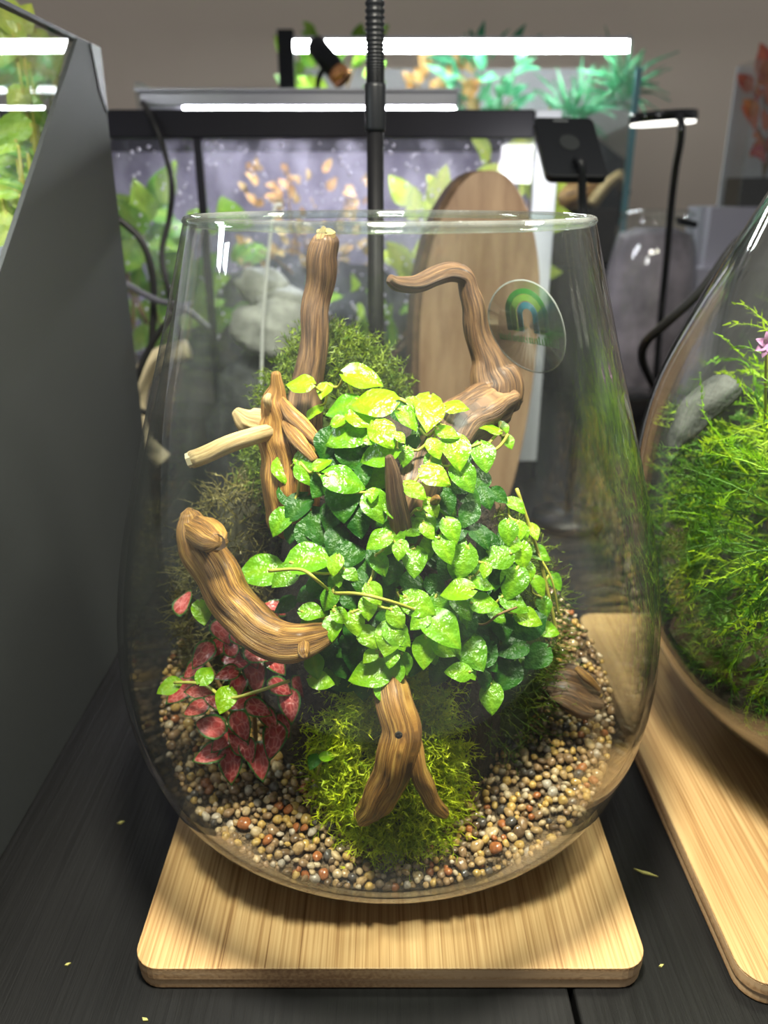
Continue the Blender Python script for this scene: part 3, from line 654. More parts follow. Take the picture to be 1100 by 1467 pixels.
for x, y, s, a in FL:
    p, n_ = env_hit(x, y, FC, FR)
    view = (CAMP - p).normalized(); p += view * random.uniform(0, .008); size = s * depth(p) / FPX * 1.12; an = math.radians(a + random.uniform(-8, 8))
    tip = CR * math.cos(an) - CU * math.sin(an); nn = (n_ * .5 + view * .7 + Vector((0, 0, .45)) + Vector((random.gauss(0, .2), random.gauss(0, .2), 0))).normalized(); tip = (tip - nn * tip.dot(nn)).normalized()
    add_leaf(fit, p - tip * size * .5, tip, nn, size, 'ovate', 'fittonia_leaf', random.randint(0, 4), wscale=1.0)
for i in range(9):
    a = 2 * PI * i / 9; p = FC + Vector((math.cos(a) * .03, math.sin(a) * .028, .06 + random.uniform(-.02, .02))); build('stem', MB().tube(spline([(FC.x + .01 * math.cos(a), FC.y + .01 * math.sin(a), .058), tuple((FC + p) / 2 + Vector((0, 0, .0))), tuple(p)], 8), .0013, 6), 'stem_brown', fit, True)

# ================================================================== moss
def strands(base, nrm, L, r, m, name, nodes=5, curl=.5, droop=.25, leaflet=.0022, spread=.6, parent=None, clamp=None, **kw):
    N = len(base); base = np.array(base, float); nrm = np.array(nrm, float)
    d = nrm + RNG.normal(0, spread, (N, 3)); d /= np.linalg.norm(d, axis=1)[:, None]
    ln = L * RNG.uniform(.55, 1.25, N); seg = (ln / (nodes - 1))[:, None]
    P = [base]; D = [d]
    for i in range(nodes - 1):
        d = d + RNG.normal(0, curl * .5, (N, 3)); d[:, 2] -= droop * .35; d /= np.linalg.norm(d, axis=1)[:, None]; P.append(P[-1] + d * seg); D.append(d)
    V = []; F = []; off = 0
    u = np.cross(D[0], [0.3, .2, .9]); u /= np.linalg.norm(u, axis=1)[:, None]; w = np.cross(D[0], u)
    sid = 3
    per = nodes * sid + (nodes - 1) * 2 * 2
    VV = np.zeros((N, per, 3))
    for i in range(nodes):
        rr = r * (1 - .75 * i / (nodes - 1))
        for k in range(sid): a = 2 * PI * k / sid; VV[:, i * sid + k] = P[i] + (u * math.cos(a) + w * math.sin(a)) * rr
    ft = []
    for i in range(nodes - 1):
        for k in range(sid):
            k2 = (k + 1) % sid; a, b, c, e = i * sid + k, i * sid + k2, (i + 1) * sid + k2, (i + 1) * sid + k; ft += [(a, b, c), (a, c, e)]
    q = nodes * sid
    for i in range(1, nodes):
        for s in (-1, 1):
            ang = RNG.uniform(0, 2 * PI, N)[:, None]; sd = (u * np.cos(ang) + w * np.sin(ang)) * s + D[i] * .9; sd /= np.linalg.norm(sd, axis=1)[:, None]
            VV[:, q] = P[i] + sd * leaflet; VV[:, q + 1] = P[i] + np.cross(sd, D[i]) * leaflet * .30; ft.append((i * sid, q + 1, q)); q += 2
    if clamp is not None:
        cx, cy, zs_, rs_ = clamp; lim = np.interp(VV[..., 2], zs_, rs_) - .0045; dx = VV[..., 0] - cx; dy = VV[..., 1] - cy; rr_ = np.hypot(dx, dy) + 1e-9; k = np.minimum(1, lim / rr_)
        VV[..., 0] = cx + dx * k; VV[..., 1] = cy + dy * k; VV[..., 2] = np.maximum(VV[..., 2], .024)
    ft = np.array(ft); FF = (ft[None] + (np.arange(N) * per)[:, None, None]).reshape(-1, 3)
    return raw(name, VV.reshape(-1, 3), FF, m, True, parent, **kw)
def ell_pts(C, R, N, cond=None):
    d = RNG.normal(0, 1, (N * 3, 3)); d /= np.linalg.norm(d, axis=1)[:, None]; p = np.array(C) + d * np.array(R); n = d / np.array(R); n /= np.linalg.norm(n, axis=1)[:, None]
    if cond is not None: k = cond(p); p, n = p[k], n[k]
    return p[:N], n[:N]
def inside(p): return np.array([math.hypot(q[0] - VX, q[1] - VY) < rin(q[2]) - .006 and q[2] > hsurf(q[0], q[1]) - .006 for q in p])
def moss(C, R, N, L, m, label, core, nm='moss_clump', **kw):
    e = empty(nm, (C[0], C[1], max(C[2] - R[2], hsurf(C[0], C[1]))), label, 'moss', 'moss clumps in the tall vase')
    build('moss_base', MB().ellipsoid(C, tuple(r * .93 for r in R), 22, 14, lump(7, .06, C[0] * 90), .035), core, e, True)
    p, n_ = ell_pts(C, R, N, inside); 
    o = strands(p, n_, L, .0005, m, 'moss_strands', kind='stuff', parent=e, clamp=(VX, VY, PZ, PR), **kw); return e
mat('moss_core', (.035, .06, .004), .9); mat('moss_core_olive', (.03, .028, .010), .9)
moss((.003, .343, .060), (.033, .033, .080), 4600, .019, 'moss_bright', 'bright lime moss clump around the forked root at the front', 'moss_core', curl=1.1, leaflet=.0036, nodes=7, spread=.9)
moss((-.028, .447, .175), (.050, .048, .105), 4200, .014, 'moss_dark', 'dark green moss dome behind the fig at the back', 'moss_core', curl=1.0, leaflet=.0035, spread=.8)
moss((-.078, .425, .115), (.040, .042, .085), 1500, .016, 'moss_olive', 'olive brown moss patch at the left under the pale stick', 'moss_core_olive', curl=.8)
moss((.050, .400, .105), (.046, .05, .085), 1600, .018, 'moss_dark', 'deep green moss under the fig at the right side of the mound', 'moss_core', curl=.8)

# ================================================================== lamp over the vase
LX, LY, HY = at(538, 300, .60).x, .60, .218
lamp = empty('gooseneck_lamp', (LX, LY, 0), 'black gooseneck lamp on a straight pole behind the tall vase', 'lamp')
build('base', MB().lathe([(.001, 0), (.045, 0), (.047, .004), (.045, .014), (.02, .02), (.001, .02)], (LX, LY, 0), 40), 'black_plastic', lamp, True)
z1, z0 = at(538, 120, .60).z, at(538, 188, .60).z
build('pole', MB().tube([(LX, LY, .018), (LX, LY, z0)], .0058, 16), 'black_metal', lamp, True)
build('sleeve', MB().lathe([(.0056, z0 - .0005), (.0066, z0), (.0069, z0 + .002), (.0071, z1 - .002), (.0068, z1), (.0055, z1 + .0005)], (LX, LY, 0), 20), 'black_plastic', lamp, True)
neck = spline([(LX, LY, z1), (LX, LY, z1 + .06), (LX, LY, .66), (LX, LY - .03, .78), (LX, LY - .12, .845), (LX, HY + .05, .835), (LX, HY, .768)], 420)
build('flexible_neck', MB().tube(neck, [.0060 + .0007 * math.sin(i * 2.1) for i in range(420)], 14), 'black_plastic', lamp, True)
hd = build('lamp_head', MB().lathe([(.001, .655), (.02, .655), (.055, .648), (.060, .640), (.060, .628), (.056, .628), (.056, .632), (.001, .632)], (LX, HY, .12), 40), 'black_plastic', lamp, True)
build('diffuser', MB().lathe([(.001, .6295), (.054, .6295), (.054, .6315), (.001, .6315)], (LX, HY, .12), 40), 'led_lamp', hd, True)
def area(name, loc, target, size, power, col, parent=None, shape='DISK', sy=None, spread=PI):
    l = bpy.data.lights.new(name, 'AREA'); l.shape = shape; l.size = size; l.energy = power; l.color = col; l.spread = spread
    if sy: l.size_y = sy
    o = bpy.data.objects.new(name, l); o.rotation_euler = (Vector(target) - Vector(loc)).to_track_quat('-Z', 'Y').to_euler(); o.location = loc; put(o, parent); return o
area('lamp_light', (LX, HY, .746), (LX, HY + .04, 0), .10, 9.0, (1, .96, .82), lamp, spread=math.radians(140))

# ================================================================== right bowl
BX, BY = .343, .437
BZ = [.0145, .018, .03, .06, .1, .15, .19, .24, .29, .335, .37]; BR = [.06, .08, .11, .15, .175, .189, .190, .184, .166, .145, .128]
def rb(z): return interp(z, BZ, BR)
bowl = empty('glass_bowl', (BX, BY, .014), 'round clear glass bowl full of feathery moss, cropped at the right', 'vase')
zb = np.linspace(.0145, .37, 48)
build('glass_body', MB().lathe([(.001, .0150)] + [(rb(z), z) for z in zb] + [(rb(.37) - .0015, .3712)] + [(rb(z) - .003, z) for z in zb[::-1] if z > .022] + [(.001, .020)], (BX, BY, 0), 96), 'bowl_glass', bowl, True)
bs = empty('bowl_soil', (BX, BY, .022), 'dark brown soil and stone core inside the round moss bowl', 'soil')
build('soil_fill', MB().lathe([(.001, .0215)] + [(rb(z) - .0045, z) for z in np.linspace(.024, .075, 10)] + [(.10, .09), (.06, .10), (.001, .105)], (BX, BY, 0), 48), 'soil', bs, True)
build('stone', MB().ellipsoid((BX + .01, BY + .02, .13), (.10, .10, .10), 26, 16, lump(5, .1, 2)), 'bark', bs, True)
def inb(p): return np.array([math.hypot(q[0] - BX, q[1] - BY) < rb(min(q[2], .37)) - .012 and q[2] > .05 for q in p])
def bowl_moss(C, R, N, L, m, label, **kw):
    e = empty('feather_moss', (C[0], C[1], .09), label, 'moss', 'feathery moss in the round bowl')
    p, n_ = ell_pts(C, R, N, inb); strands(p, n_, L, .0007, m, 'moss_strands', kind='stuff', parent=e, clamp=(BX, BY, BZ, BR), nodes=22, **kw)
bowl_moss((BX - .01, BY - .005, .14), (.135, .125, .10), 1300, .06, 'moss_feather_deep', 'deep green feathery moss low in the round bowl', curl=.25, droop=.1, leaflet=.0055, spread=.45)
bowl_moss((BX - .015, BY - .02, .17), (.115, .110, .095), 800, .075, 'moss_feather', 'bright green feathery moss plume in the round bowl', curl=.25, droop=.05, leaflet=.0055, spread=.5)
bowl_moss((BX - .02, BY - .08, .235), (.05, .03, .03), 160, .035, 'moss_feather_yellow', 'yellow orange moss tips near the top of the round bowl', curl=.4, droop=.05, leaflet=.008, spread=.6)
branch('bowl_driftwood', [bp(962, 640, .455, 9), bp(980, 612, .46, 18), bp(1004, 585, .465, 22), bp(1040, 555, .475, 22)], 'rock_dark', n=40, ridge=.15, sd=31, label='dark driftwood limb leaning in the round moss bowl', cat='driftwood')
fw = empty('bowl_flower', at(1095, 560, .425), 'small pink violet bloom at the top of the bowl moss', 'flower')
for i in range(7):
    a = 2 * PI * i / 7; c = at(1098, 493, .415); add_leaf(fw, c, (math.cos(a), -.3, math.sin(a)), (0, -1, .3), .007, 'ovate', 'flower', i % 5, 'petal')
build('stem', MB().tube([at(1098, 493, .416), at(1097, 530, .42), at(1096, 600, .43)], .0008, 6), 'stem_yellow', fw, True)
# its lamp, out of the picture above
l2 = empty('bowl_lamp', (BX + .05, BY + .26, 0), 'black lamp standing behind the round moss bowl', 'lamp')
build('base', MB().lathe([(.001, 0), (.045, 0), (.045, .014), (.001, .018)], (BX + .05, BY + .26, 0), 32), 'black_plastic', l2, True)
build('pole', MB().tube(spline([(BX + .05, BY + .26, .015), (BX + .05, BY + .26, .3), (BX + .05, BY + .25, .62), (BX + .03, BY + .12, .71), (BX, BY, .66)], 60), .006, 12), 'black_metal', l2, True)
build('lamp_head', MB().lathe([(.001, .66), (.055, .652), (.058, .634), (.054, .634), (.001, .636)], (BX, BY, 0), 32), 'black_plastic', l2, True)
area('bowl_light', (BX, BY, .63), (BX, BY - .001, 0), .10, 4.0, (1, .96, .80), l2, spread=math.radians(140))
cable('black_cord', [at(1135, 290, .66), at(1095, 312, .66), at(1050, 355, .66), at(1005, 415, .67), at(955, 462, .69), at(925, 490, .72), at(920, 515, .78), at(932, 545, .9), at(950, 580, 1.02)], .0042, 'cable_black', 'thick black power cord looping over the bowl toward the grey jar', 'cord')

# ================================================================== left tank with black side sheet
TX = -.222
TZ = .4545; TYF = .705; TYN = .20
lt_ = empty('glass_tank', (TX - .2, .45, 0), 'glass tank at the left with a black sheet on its side and large leaves inside', 'tank')
build('side_pane', MB().box((TX - .006, TYN, 0), (TX, TYF, TZ)), 'tank_glass', lt_)
build('back_pane', MB().box((TX - .40, TYF - .006, 0), (TX - .006, TYF, TZ)), 'misted_glass', lt_)
build('back_film', MB().box((TX - .40, TYF, 0), (TX - .006, TYF + .001, TZ - .06)), 'tank_backdrop_pale', lt_)
build('far_pane', MB().box((TX - .406, TYN, 0), (TX - .40, TYF, TZ)), 'tank_glass', lt_)
build('bottom_pane', MB().box((TX - .40, TYN, 0), (TX - .006, TYF - .006, .006)), 'glass_edge', lt_)
dA = atx(105, 55, TX); dB = atx(0, 365, TX); sl = (dA.z - dB.z) / (dA.y - dB.y)
yn0 = dA.y - (dA.z - .12) / sl
bsh = build('black_sheet', MB().prism([(TX + .0002, TYF + .001, .0005), (TX + .0002, TYF + .001, TZ), (TX + .0002, dA.y, TZ), (TX + .0002, yn0, .12), (TX + .0002, TYN, .05), (TX + .0002, TYN, .0005)], (.003, 0, 0)), 'panel_black', lt_)
build('tape', MB().prism([(TX + .0034, TYF + .0008, TZ - .045), (TX + .0034, TYF + .0008, TZ + .001), (TX + .0034, TYF - .022, TZ + .001), (TX + .0034, TYF - .012, TZ - .03)], (.0008, 0, 0)), 'tape', bsh)
build('top_trim', MB().box((TX - .006, TYN, TZ), (TX + .0005, TYF, TZ + .0025)), 'frame_black', lt_)
build('soil_layer', MB().box((TX - .39, TYN + .01, .007), (TX - .012, TYF - .012, .12)), 'soil', lt_)
random.seed(8)
def leafy(name, loc, n, spread, size, kind, m, label, cat='plant', up=.5, group=None, stems=True, tall=None, nrmv=(0, -1, .6)):
    e = empty(name, loc, label, cat, group); c = Vector(loc); h = tall or spread[2]
    tips = []
    for i in range(n):
        d = Vector((random.uniform(-1, 1), random.uniform(-1, 1), random.uniform(.15, 1))); p = c + Vector((d.x * spread[0], d.y * spread[1], d.z * h))
        tip = Vector((d.x * .8 + random.gauss(0, .3), d.y * .4 - .3 + random.gauss(0, .3), up + random.gauss(0, .4))); nn = Vector(nrmv) + Vector((random.gauss(0, .4), random.gauss(0, .3), random.gauss(0, .3)))
        add_leaf(e, p, tip, nn, size * random.uniform(.7, 1.25), kind, m, random.randint(0, 4)); tips.append(p)
    if stems:
        for k in range(min(6, n)): build('stem', MB().tube(spline([tuple(c), tuple((c + tips[k]) / 2 + Vector((random.uniform(-.01, .01), 0, .01))), tuple(tips[k])], 7), .0016, 6), 'stem_brown', e, True)
    return e
def side_plant(label, items, m, kind):
    pts = [(at_tank(x, y, dx), sz, a) for x, y, dx, sz, a in items]; bx = sum(p.x for p, _, _ in pts) / len(pts); by = sum(p.y for p, _, _ in pts) / len(pts)
    e = empty('tank_plant', (bx, by, .12), label, 'plant', 'plants in the left tank')
    for p, sz, a in pts:
        an = math.radians(a); view = (CAMP - p).normalized(); tip = CR * math.cos(an) - CU * math.sin(an); nn = (view + Vector((random.gauss(0, .2), random.gauss(0, .2), .35 + random.gauss(0, .15)))).normalized(); tip = (tip - nn * tip.dot(nn)).normalized()
        size = sz * depth(p) / FPX; add_leaf(e, p - tip * size * .5, tip, nn, size, kind, m, random.randint(0, 4))
        b = p - tip * size * .5; build('stem', MB().tube(spline([(bx + random.uniform(-.01, .01), by, .115), ((bx + b.x) / 2, (by + b.y) / 2, b.z * .55 + .06), tuple(b)], 8), .0012, 5), 'stem_yellow', e, True)
def at_tank(x, y, dx): return atx(x, y, TX - .012 - dx)
side_plant('yellow green broad leaved plant high in the left tank', [(8, 20, .03, 60, 250), (35, 25, .04, 50, 300), (10, 65, .03, 70, 120), (45, 90, .04, 60, 200), (75, 85, .03, 60, 100), (15, 105, .05, 60, 150), (60, 60, .05, 40, 60), (25, 145, .03, 50, 110), (5, 10, .06, 60, 200)], 'bg_leaf_yellow', 'broad')
side_plant('mid green plant at half height in the left tank', [(50, 160, .03, 55, 30), (15, 185, .03, 60, 160), (60, 190, .05, 50, 90), (30, 200, .05, 60, 40), (10, 220, .03, 50, 120), (50, 130, .06, 60, 130), (85, 130, .04, 40, 90)], 'bg_leaf', 'broad')
side_plant('pale fern with narrow leaflets low in the left tank', [(5 + 11 * (i % 5), 215 + 16 * (i // 5), .02 + .006 * (i % 4), 44, 150 + 37 * i % 80) for i in range(26)], 'bg_leaf', 'narrow')
side_plant('yellow trailing plant lowest in the left tank', [(5 + 13 * (i % 3), 285 + 18 * (i // 3), .025, 40, 60 + 47 * i % 120) for i in range(11)], 'bg_leaf_yellow', 'ovate')
tl = empty('added_tank_light', (TX - .2, .42, TZ + .001), 'added unseen light bar across the top of the left tank', 'lamp')  # unseen bar, added to light the leaves in this tank
hs = build('housing', MB().box((TX - .41, .38, TZ + .003), (TX + .004 - .02, .44, TZ + .018)), 'aluminium', tl)
build('led_strip', MB().box((TX - .38, .39, TZ + .0005), (TX - .03, .43, TZ + .003)), 'led_white', hs)

# ================================================================== framed tank behind the vase
FY = 1.0
fz1, fz0 = at(460, 157, FY).z, at(460, 198, FY).z
FX0, FX1 = -.43, at(798, 250, FY).x
ft = empty('framed_tank', ((FX0 + FX1) / 2, FY + .18, 0), 'black framed planted tank with misted front glass behind the tall vase', 'tank')
build('front_rail', MB().box((FX0, FY - .004, fz0), (at(765, 178, FY).x, FY + .012, fz1)), 'frame_black', ft, bevel=.002)
build('corner_cap', MB().box((at(766, 178, FY).x, FY - .005, fz0), (FX1, FY + .013, fz1)), 'post_white', ft, bevel=.002)
build('back_rail', MB().box((FX0, FY + .345, fz0), (FX1, FY + .36, fz1)), 'frame_black', ft)
for x in (FX0, FX1 - .016): build('side_rail', MB().box((x, FY + .013, fz0), (x + .016, FY + .345, fz1)), 'frame_black', ft)
build('base_rail', MB().box((FX0, FY - .004, 0), (FX1, FY + .36, .025)), 'frame_black', ft)
px = at(287, 250, FY).x; build('mullion', MB().box((px - .0045, FY - .003, .025), (px + .0045, FY + .004, fz0)), 'frame_black', ft)
build('corner_post', MB().box((FX1 - .027, FY - .003, .025), (FX1, FY + .010, fz0)), 'post_white', ft, bevel=.0015)
build('corner_post', MB().box((FX0, FY - .003, .025), (FX0 + .02, FY + .010, fz0)), 'frame_black', ft)
build('front_pane', MB().box((FX0 + .02, FY + .004, .025), (FX1 - .027, FY + .009, fz0)), 'misted_glass', ft)
build('side_pane', MB().box((FX1 - .006, FY + .012, .025), (FX1 - .001, FY + .345, fz0)), 'tank_glass', ft)
build('back_panel', MB().box((FX0, FY + .35, .025), (FX1, FY + .358, fz0)), 'tank_backdrop', ft)
build('soil_layer', MB().box((FX0 + .012, FY + .012, .025), (FX1 - .012, FY + .345, .10)), 'soil', ft)
# droplets on the inside of the misted pane
dv = []; df = []; n = 0; bm = bmesh.new(); bmesh.ops.create_icosphere(bm, subdivisions=1, radius=1); bv = np.array([v.co[:] for v in bm.verts]); bf = np.array([[v.index for v in f.verts] for f in bm.faces]); bm.free()
for i in range(420):
    r = RNG.uniform(.0009, .0024); c = np.array([RNG.uniform(FX0 + .1, FX1 - .05), FY + .0025, RNG.uniform(.18, fz0 - .003) ** 1.0]); dv.append(bv * [r, r * .5, r * 1.1] + c); df.append(bf + n); n += len(bv)
mat('droplet', (.75, .72, .85), .08, spec=1)
raw('droplets', np.concatenate(dv), np.concatenate(df), 'droplet', True, ft, kind='stuff')
random.seed(14)
leafy('leafy_bush', (at(235, 420, 1.12).x, 1.12, .10), 60, (.10, .07, .24), .055, 'broad', 'bg_leaf', 'green leafy bush in the left half of the framed tank', group='plants in the framed tank')
leafy('leafy_bush', (at(170, 420, 1.10).x, 1.12, .10), 34, (.05, .06, .22), .05, 'broad', 'bg_leaf', 'green bush half hidden by the black sheet of the left tank', group='plants in the framed tank')
leafy('rust_plant', (at(440, 320, 1.20).x, 1.20, .22), 90, (.085, .05, .16), .019, 'ovate', 'bg_leaf_orange', 'airy rust coloured plant in the middle of the framed tank', group='plants in the framed tank')
leafy('lime_plant', (at(630, 350, 1.12).x, 1.12, .20), 20, (.05, .05, .15), .045, 'broad', 'bg_leaf_yellow', 'lime leaved plant beside the wooden slab in the framed tank', group='plants in the framed tank')
leafy('corner_plant', (at(735, 330, 1.06).x, 1.08, .16), 24, (.03, .04, .23), .05, 'broad', 'bg_leaf_yellow', 'bright plant at the lit right corner of the framed tank', group='plants in the framed tank')
leafy('low_fern', (at(530, 380, 1.1).x, 1.12, .10), 46, (.12, .07, .13), .04, 'narrow', 'bg_leaf', 'low green fern seen through the vase neck in the framed tank', group='plants in the framed tank')
build('rock_ledge', MB().ellipsoid((at(430, 400, 1.22).x, 1.23, .16), (.17, .07, .10), 26, 14, lump(6, .12, 1)), 'rock_dark', label='dark rock ledge under the rust coloured plant', cat='rock', smooth=True)
for i, (x, y, r_, lb) in enumerate(((385, 470, .030, 'largest white stone behind the vase neck, low at the left'), (405, 440, .022, 'middle white stone behind the vase neck'), (375, 410, .020, 'upper white stone behind the vase neck'))):
    c = at(x, y, .86 + .012 * i); build('white_stone', MB().ellipsoid((c.x, c.y, c.z), (r_ * 1.3, r_, r_ * 1.0), 18, 12, lump(3, .16, i * 2)), 'stone_white', smooth=True, label=lb, cat='stone', group='white stones behind the vase')
c = at(390, 520, .88); build('stone_plinth', MB().ellipsoid((c.x, c.y + .01, .075), (.075, .06, c.z - .075 + .03), 22, 14, lump(5, .1, 3)), 'rock_dark', smooth=True, label='dark rock carrying the white stones behind the vase', cat='rock')
build('white_tube', MB().tube(spline([tuple(at(x, y, .80)) for x, y in ((404, 294), (396, 294), (392, 304), (387, 340), (376, 470), (374, 640))] , 30), .0016, 8), 'white_tube', smooth=True, label='thin white bent tube standing behind the left side of the vase rim', cat='tube')
# light bar on the framed tank
lb = empty('light_bar', (at(430, 150, 1.06).x, 1.07, fz1), 'slim silver light bar lying along the framed tank', 'lamp')
a0, a1 = at(200, 150, 1.05), at(656, 150, 1.05); zt = at(430, 131, 1.05).z; zl = at(430, 163, 1.05).z
hs = build('housing', MB().box((a0.x, 1.05, zl + .008), (a1.x, 1.13, zt)), 'aluminium', lb, bevel=.002)
build('top_plate', MB().box((a0.x - .004, 1.045, zt), (a1.x + .002, 1.135, zt + .003)), 'aluminium', lb)
build('led_strip', MB().box((a0.x + .05, 1.052, zl + .001), (a1.x - .004, 1.10, zl + .008)), 'led_cool', hs)
for x in (a0.x - .004, a1.x - .002): build('bracket', MB().box((x, 1.05, fz1 - .001), (x + .006, 1.10, zt + .010)), 'tank_glass', lb)
cable('light_cable', [at(205, 148, 1.04), at(215, 165, .99), at(232, 205, .98), at(246, 260, .97), at(243, 310, .97), at(232, 360, .96), at(240, 410, .95), at(262, 500, .95)], .0036, 'cable_black', 'dark cable dropping from the light bar end down the framed tank', 'cord')
cable('loop_cable', [at(150, 300, .80), at(175, 318, .80), at(203, 345, .80), at(218, 390, .80), at(220, 440, .80), at(215, 520, .80)], .0033, 'cable_black', 'black cable arching out from behind the black sheet, upper of two', 'cord')
cable('loop_cable', [at(160, 395, .79), at(190, 412, .79), at(225, 430, .78), at(262, 440, .77), at(300, 470, .77)], .0030, 'cable_grey', 'grey cable running into the vase edge from the black sheet, lower of two', 'cord')
cable('floor_cable', [at(262, 440, .74), at(225, 480, .74), at(200, 530, .74), at(188, 575, .74), at(205, 590, .73), at(230, 592, .73)], .0030, 'cable_black', 'black cable curling down beside the cream ring at the vase left', 'cord')
q = [at(270, 500, .78), at(225, 515, .78), at(202, 545, .78), at(195, 590, .78), at(205, 630, .78), at(235, 660, .78)]
cable('cream_ring', q, .010, 'cream', 'cream curved tube partly behind the left side of the vase', 'tube')

# ================================================================== rear tank
RY = 1.62
rx0, rx1 = at(398, 70, RY).x, at(912, 95, RY).x
rz1 = at(650, 46, RY).z; rz0 = .22
cab = empty('rear_cabinet', (.15, 1.80, -.75), 'dark cabinet carrying the rear tank against the wall', 'cabinet')
build('body', MB().box((rx0 - .1, 1.56, -.75), (rx1 + .1, 2.05, rz0 - .02)), 'rock_dark' if 0 else 'frame_black', cab)
build('top', MB().box((rx0 - .11, 1.55, rz0 - .02), (rx1 + .11, 2.06, rz0)), 'black_plastic', cab)
rt = empty('rear_tank', ((rx0 + rx1) / 2, RY + .2, rz0), 'frameless planted tank with a bright light bar against the far wall', 'tank')
gz = at(912, 96, RY).z
build('front_pane', MB().box((rx0, RY, rz0), (rx1, RY + .006, gz - .05)), 'tank_glass', rt)
build('side_pane', MB().box((rx1, RY, rz0), (rx1 + .006, RY + .36, gz)), 'tank_glass', rt)
build('pane_edge', MB().box((rx1 - .002, RY - .004, rz0), (rx1 + .010, RY, gz)), 'glass_edge', rt)
build('corner_post', MB().box((rx0, RY - .004, rz0), (rx0 + .028, RY + .02, rz1 + .004)), 'black_plastic', rt)
build('back_panel', MB().box((rx0, RY + .36, rz0), (rx1 + .006, RY + .366, rz1 - .012)), 'tank_backdrop_pale', rt)
build('soil_layer', MB().box((rx0 + .01, RY + .012, rz0), (rx1 - .004, RY + .355, rz0 + .10)), 'soil', rt)
rz1 -= .012
lr = empty('rear_light', ((rx0 + rx1) / 2, RY + .05, rz1 - .03), 'long bright white light bar on top of the rear tank', 'lamp')
la, lbx = at(420, 60, RY).x, at(904, 60, RY).x
hs = build('housing', MB().box((la - .01, RY, rz1), (lbx, RY + .10, rz1 + .006)), 'aluminium', lr)
build('led_strip', MB().box((la, RY + .003, rz1 - .016), (lbx - .004, RY + .022, rz1)), 'led_white', hs)
build('end_bracket', MB().box((lbx - .004, RY - .002, gz - .06), (lbx + .003, RY + .02, rz1 + .002)), 'tank_glass', lr)
build('rear_rock', MB().ellipsoid((at(800, 150, RY + .2).x, RY + .22, rz0 + .13), (.16, .09, .13), 26, 14, lump(6, .1, 5)), 'rock_dark', smooth=True, label='dark rock slope at the right of the rear tank', cat='rock')
random.seed(31)
def zat(y, Y): return at(550, y, Y).z
leafy('rear_bush', (at(480, 130, RY + .12).x, RY + .13, zat(210, RY + .12)), 60, (.075, .07, .19), .045, 'broad', 'bg_leaf', 'bright green bush behind the small black spotlight in the rear tank', group='plants in the rear tank')
leafy('rear_fern', (at(690, 160, RY + .12).x, RY + .12, zat(215, RY + .12)), 60, (.07, .05, .17), .05, 'narrow', 'bg_leaf_teal', 'blue green fern in the middle of the rear tank', group='plants in the rear tank')
leafy('rear_rust_plant', (at(635, 120, RY + .15).x, RY + .15, zat(160, RY + .15)), 30, (.06, .03, .09), .035, 'ovate', 'bg_leaf_orange', 'orange leaved plant left of the blue green fern in the rear tank', group='plants in the rear tank')
leafy('rear_grass', (at(820, 165, RY + .10).x, RY + .10, zat(172, RY + .10)), 46, (.02, .02, .012), .085, 'grass', 'bg_leaf_teal', 'spiky grass tuft above the square lamp in the rear tank', group='plants in the rear tank', stems=False)
leafy('rear_grass', (at(885, 140, RY + .12).x, RY + .10, zat(160, RY + .10)), 40, (.012, .02, .05), .08, 'grass', 'bg_leaf_teal', 'spiky grass tuft climbing the right glass of the rear tank', group='plants in the rear tank', stems=False)
def far_branch(name, pts, m, lb): branch(name, [bp(*p) for p in pts], m, n=30, sides=14, sd=len(lb), label=lb, cat='driftwood', group='wood in the rear tank')
far_branch('rear_driftwood', [(760, 300, RY + .12, 10), (800, 290, RY + .11, 24), (840, 275, RY + .10, 20), (862, 262, RY + .1, 8)], 'driftwood', 'brown driftwood block below the square lamp')
far_branch('rear_branch', [(850, 290, RY + .06, 8), (870, 265, RY + .06, 8), (890, 248, RY + .06, 6)], 'driftwood_pale', 'grey branch slanting right of the square lamp stem')

# small spotlight
sp = empty('spotlight', at(445, 140, 1.28), 'small black spotlight with a copper ring in front of the rear tank', 'lamp')
p0, p1 = at(450, 62, 1.30), at(491, 113, 1.27); ax = (p1 - p0).normalized(); rr = 14.5 * depth(p0) / FPX
brl = build('barrel', MB().tube([p0, p0 + ax * .004, p1 - ax * .012], [rr * .8, rr, rr], 24), 'black_plastic', sp, True)
build('copper_ring', MB().tube([p1 - ax * .013, p1], [rr * 1.03, rr * 1.03], 24), 'copper', brl, True)
build('arm', MB().tube(spline([tuple((p0 + p1) / 2 + Vector((0, rr, 0))), tuple((p0 + p1) / 2 + Vector((-.02, .06, -.02))), (p0.x, 1.354, fz1 + .0)], 14), .004, 8), 'black_metal', sp, True)

# ================================================================== square lamp
sq = empty('square_lamp', at(842, 420, .86), 'square black lamp head on a thin stem, seen from behind', 'lamp')
c0, c1, c2, c3 = at(763, 167, .88), at(849, 168, .88), at(871, 251, .83), at(784, 252, .83)
u = (c1 - c0); v = (c3 - c0); nrm = u.cross(v).normalized()
pts = []
for (a, b) in [(q[0], q[1]) for q in rrect(0, 1, 0, 1, .10, 0, 5)]: pts.append(c0 + u * a + v * b)
nv = nrm if nrm.y > 0 else -nrm
hd2 = build('head', MB().prism(pts, nv * .010), 'black_plastic', sq, bevel=.0015)
inn = [c0 + u * (.08 + .84 * a) + v * (.08 + .84 * b) + nv * .0102 for a, b in [(q[0], q[1]) for q in rrect(0, 1, 0, 1, .08, 0, 4)]]
build('light_panel', MB().prism(inn, nv * .001), 'led_lamp', hd2)
ell = [c0 + u * (.5 + .16 * math.cos(a)) + v * (.44 + .13 * math.sin(a)) - nv * .0006 for a in [2 * PI * i / 28 for i in range(28)]]
build('oval_badge', MB().prism(ell, nv * .0006), 'logo_grey', hd2)
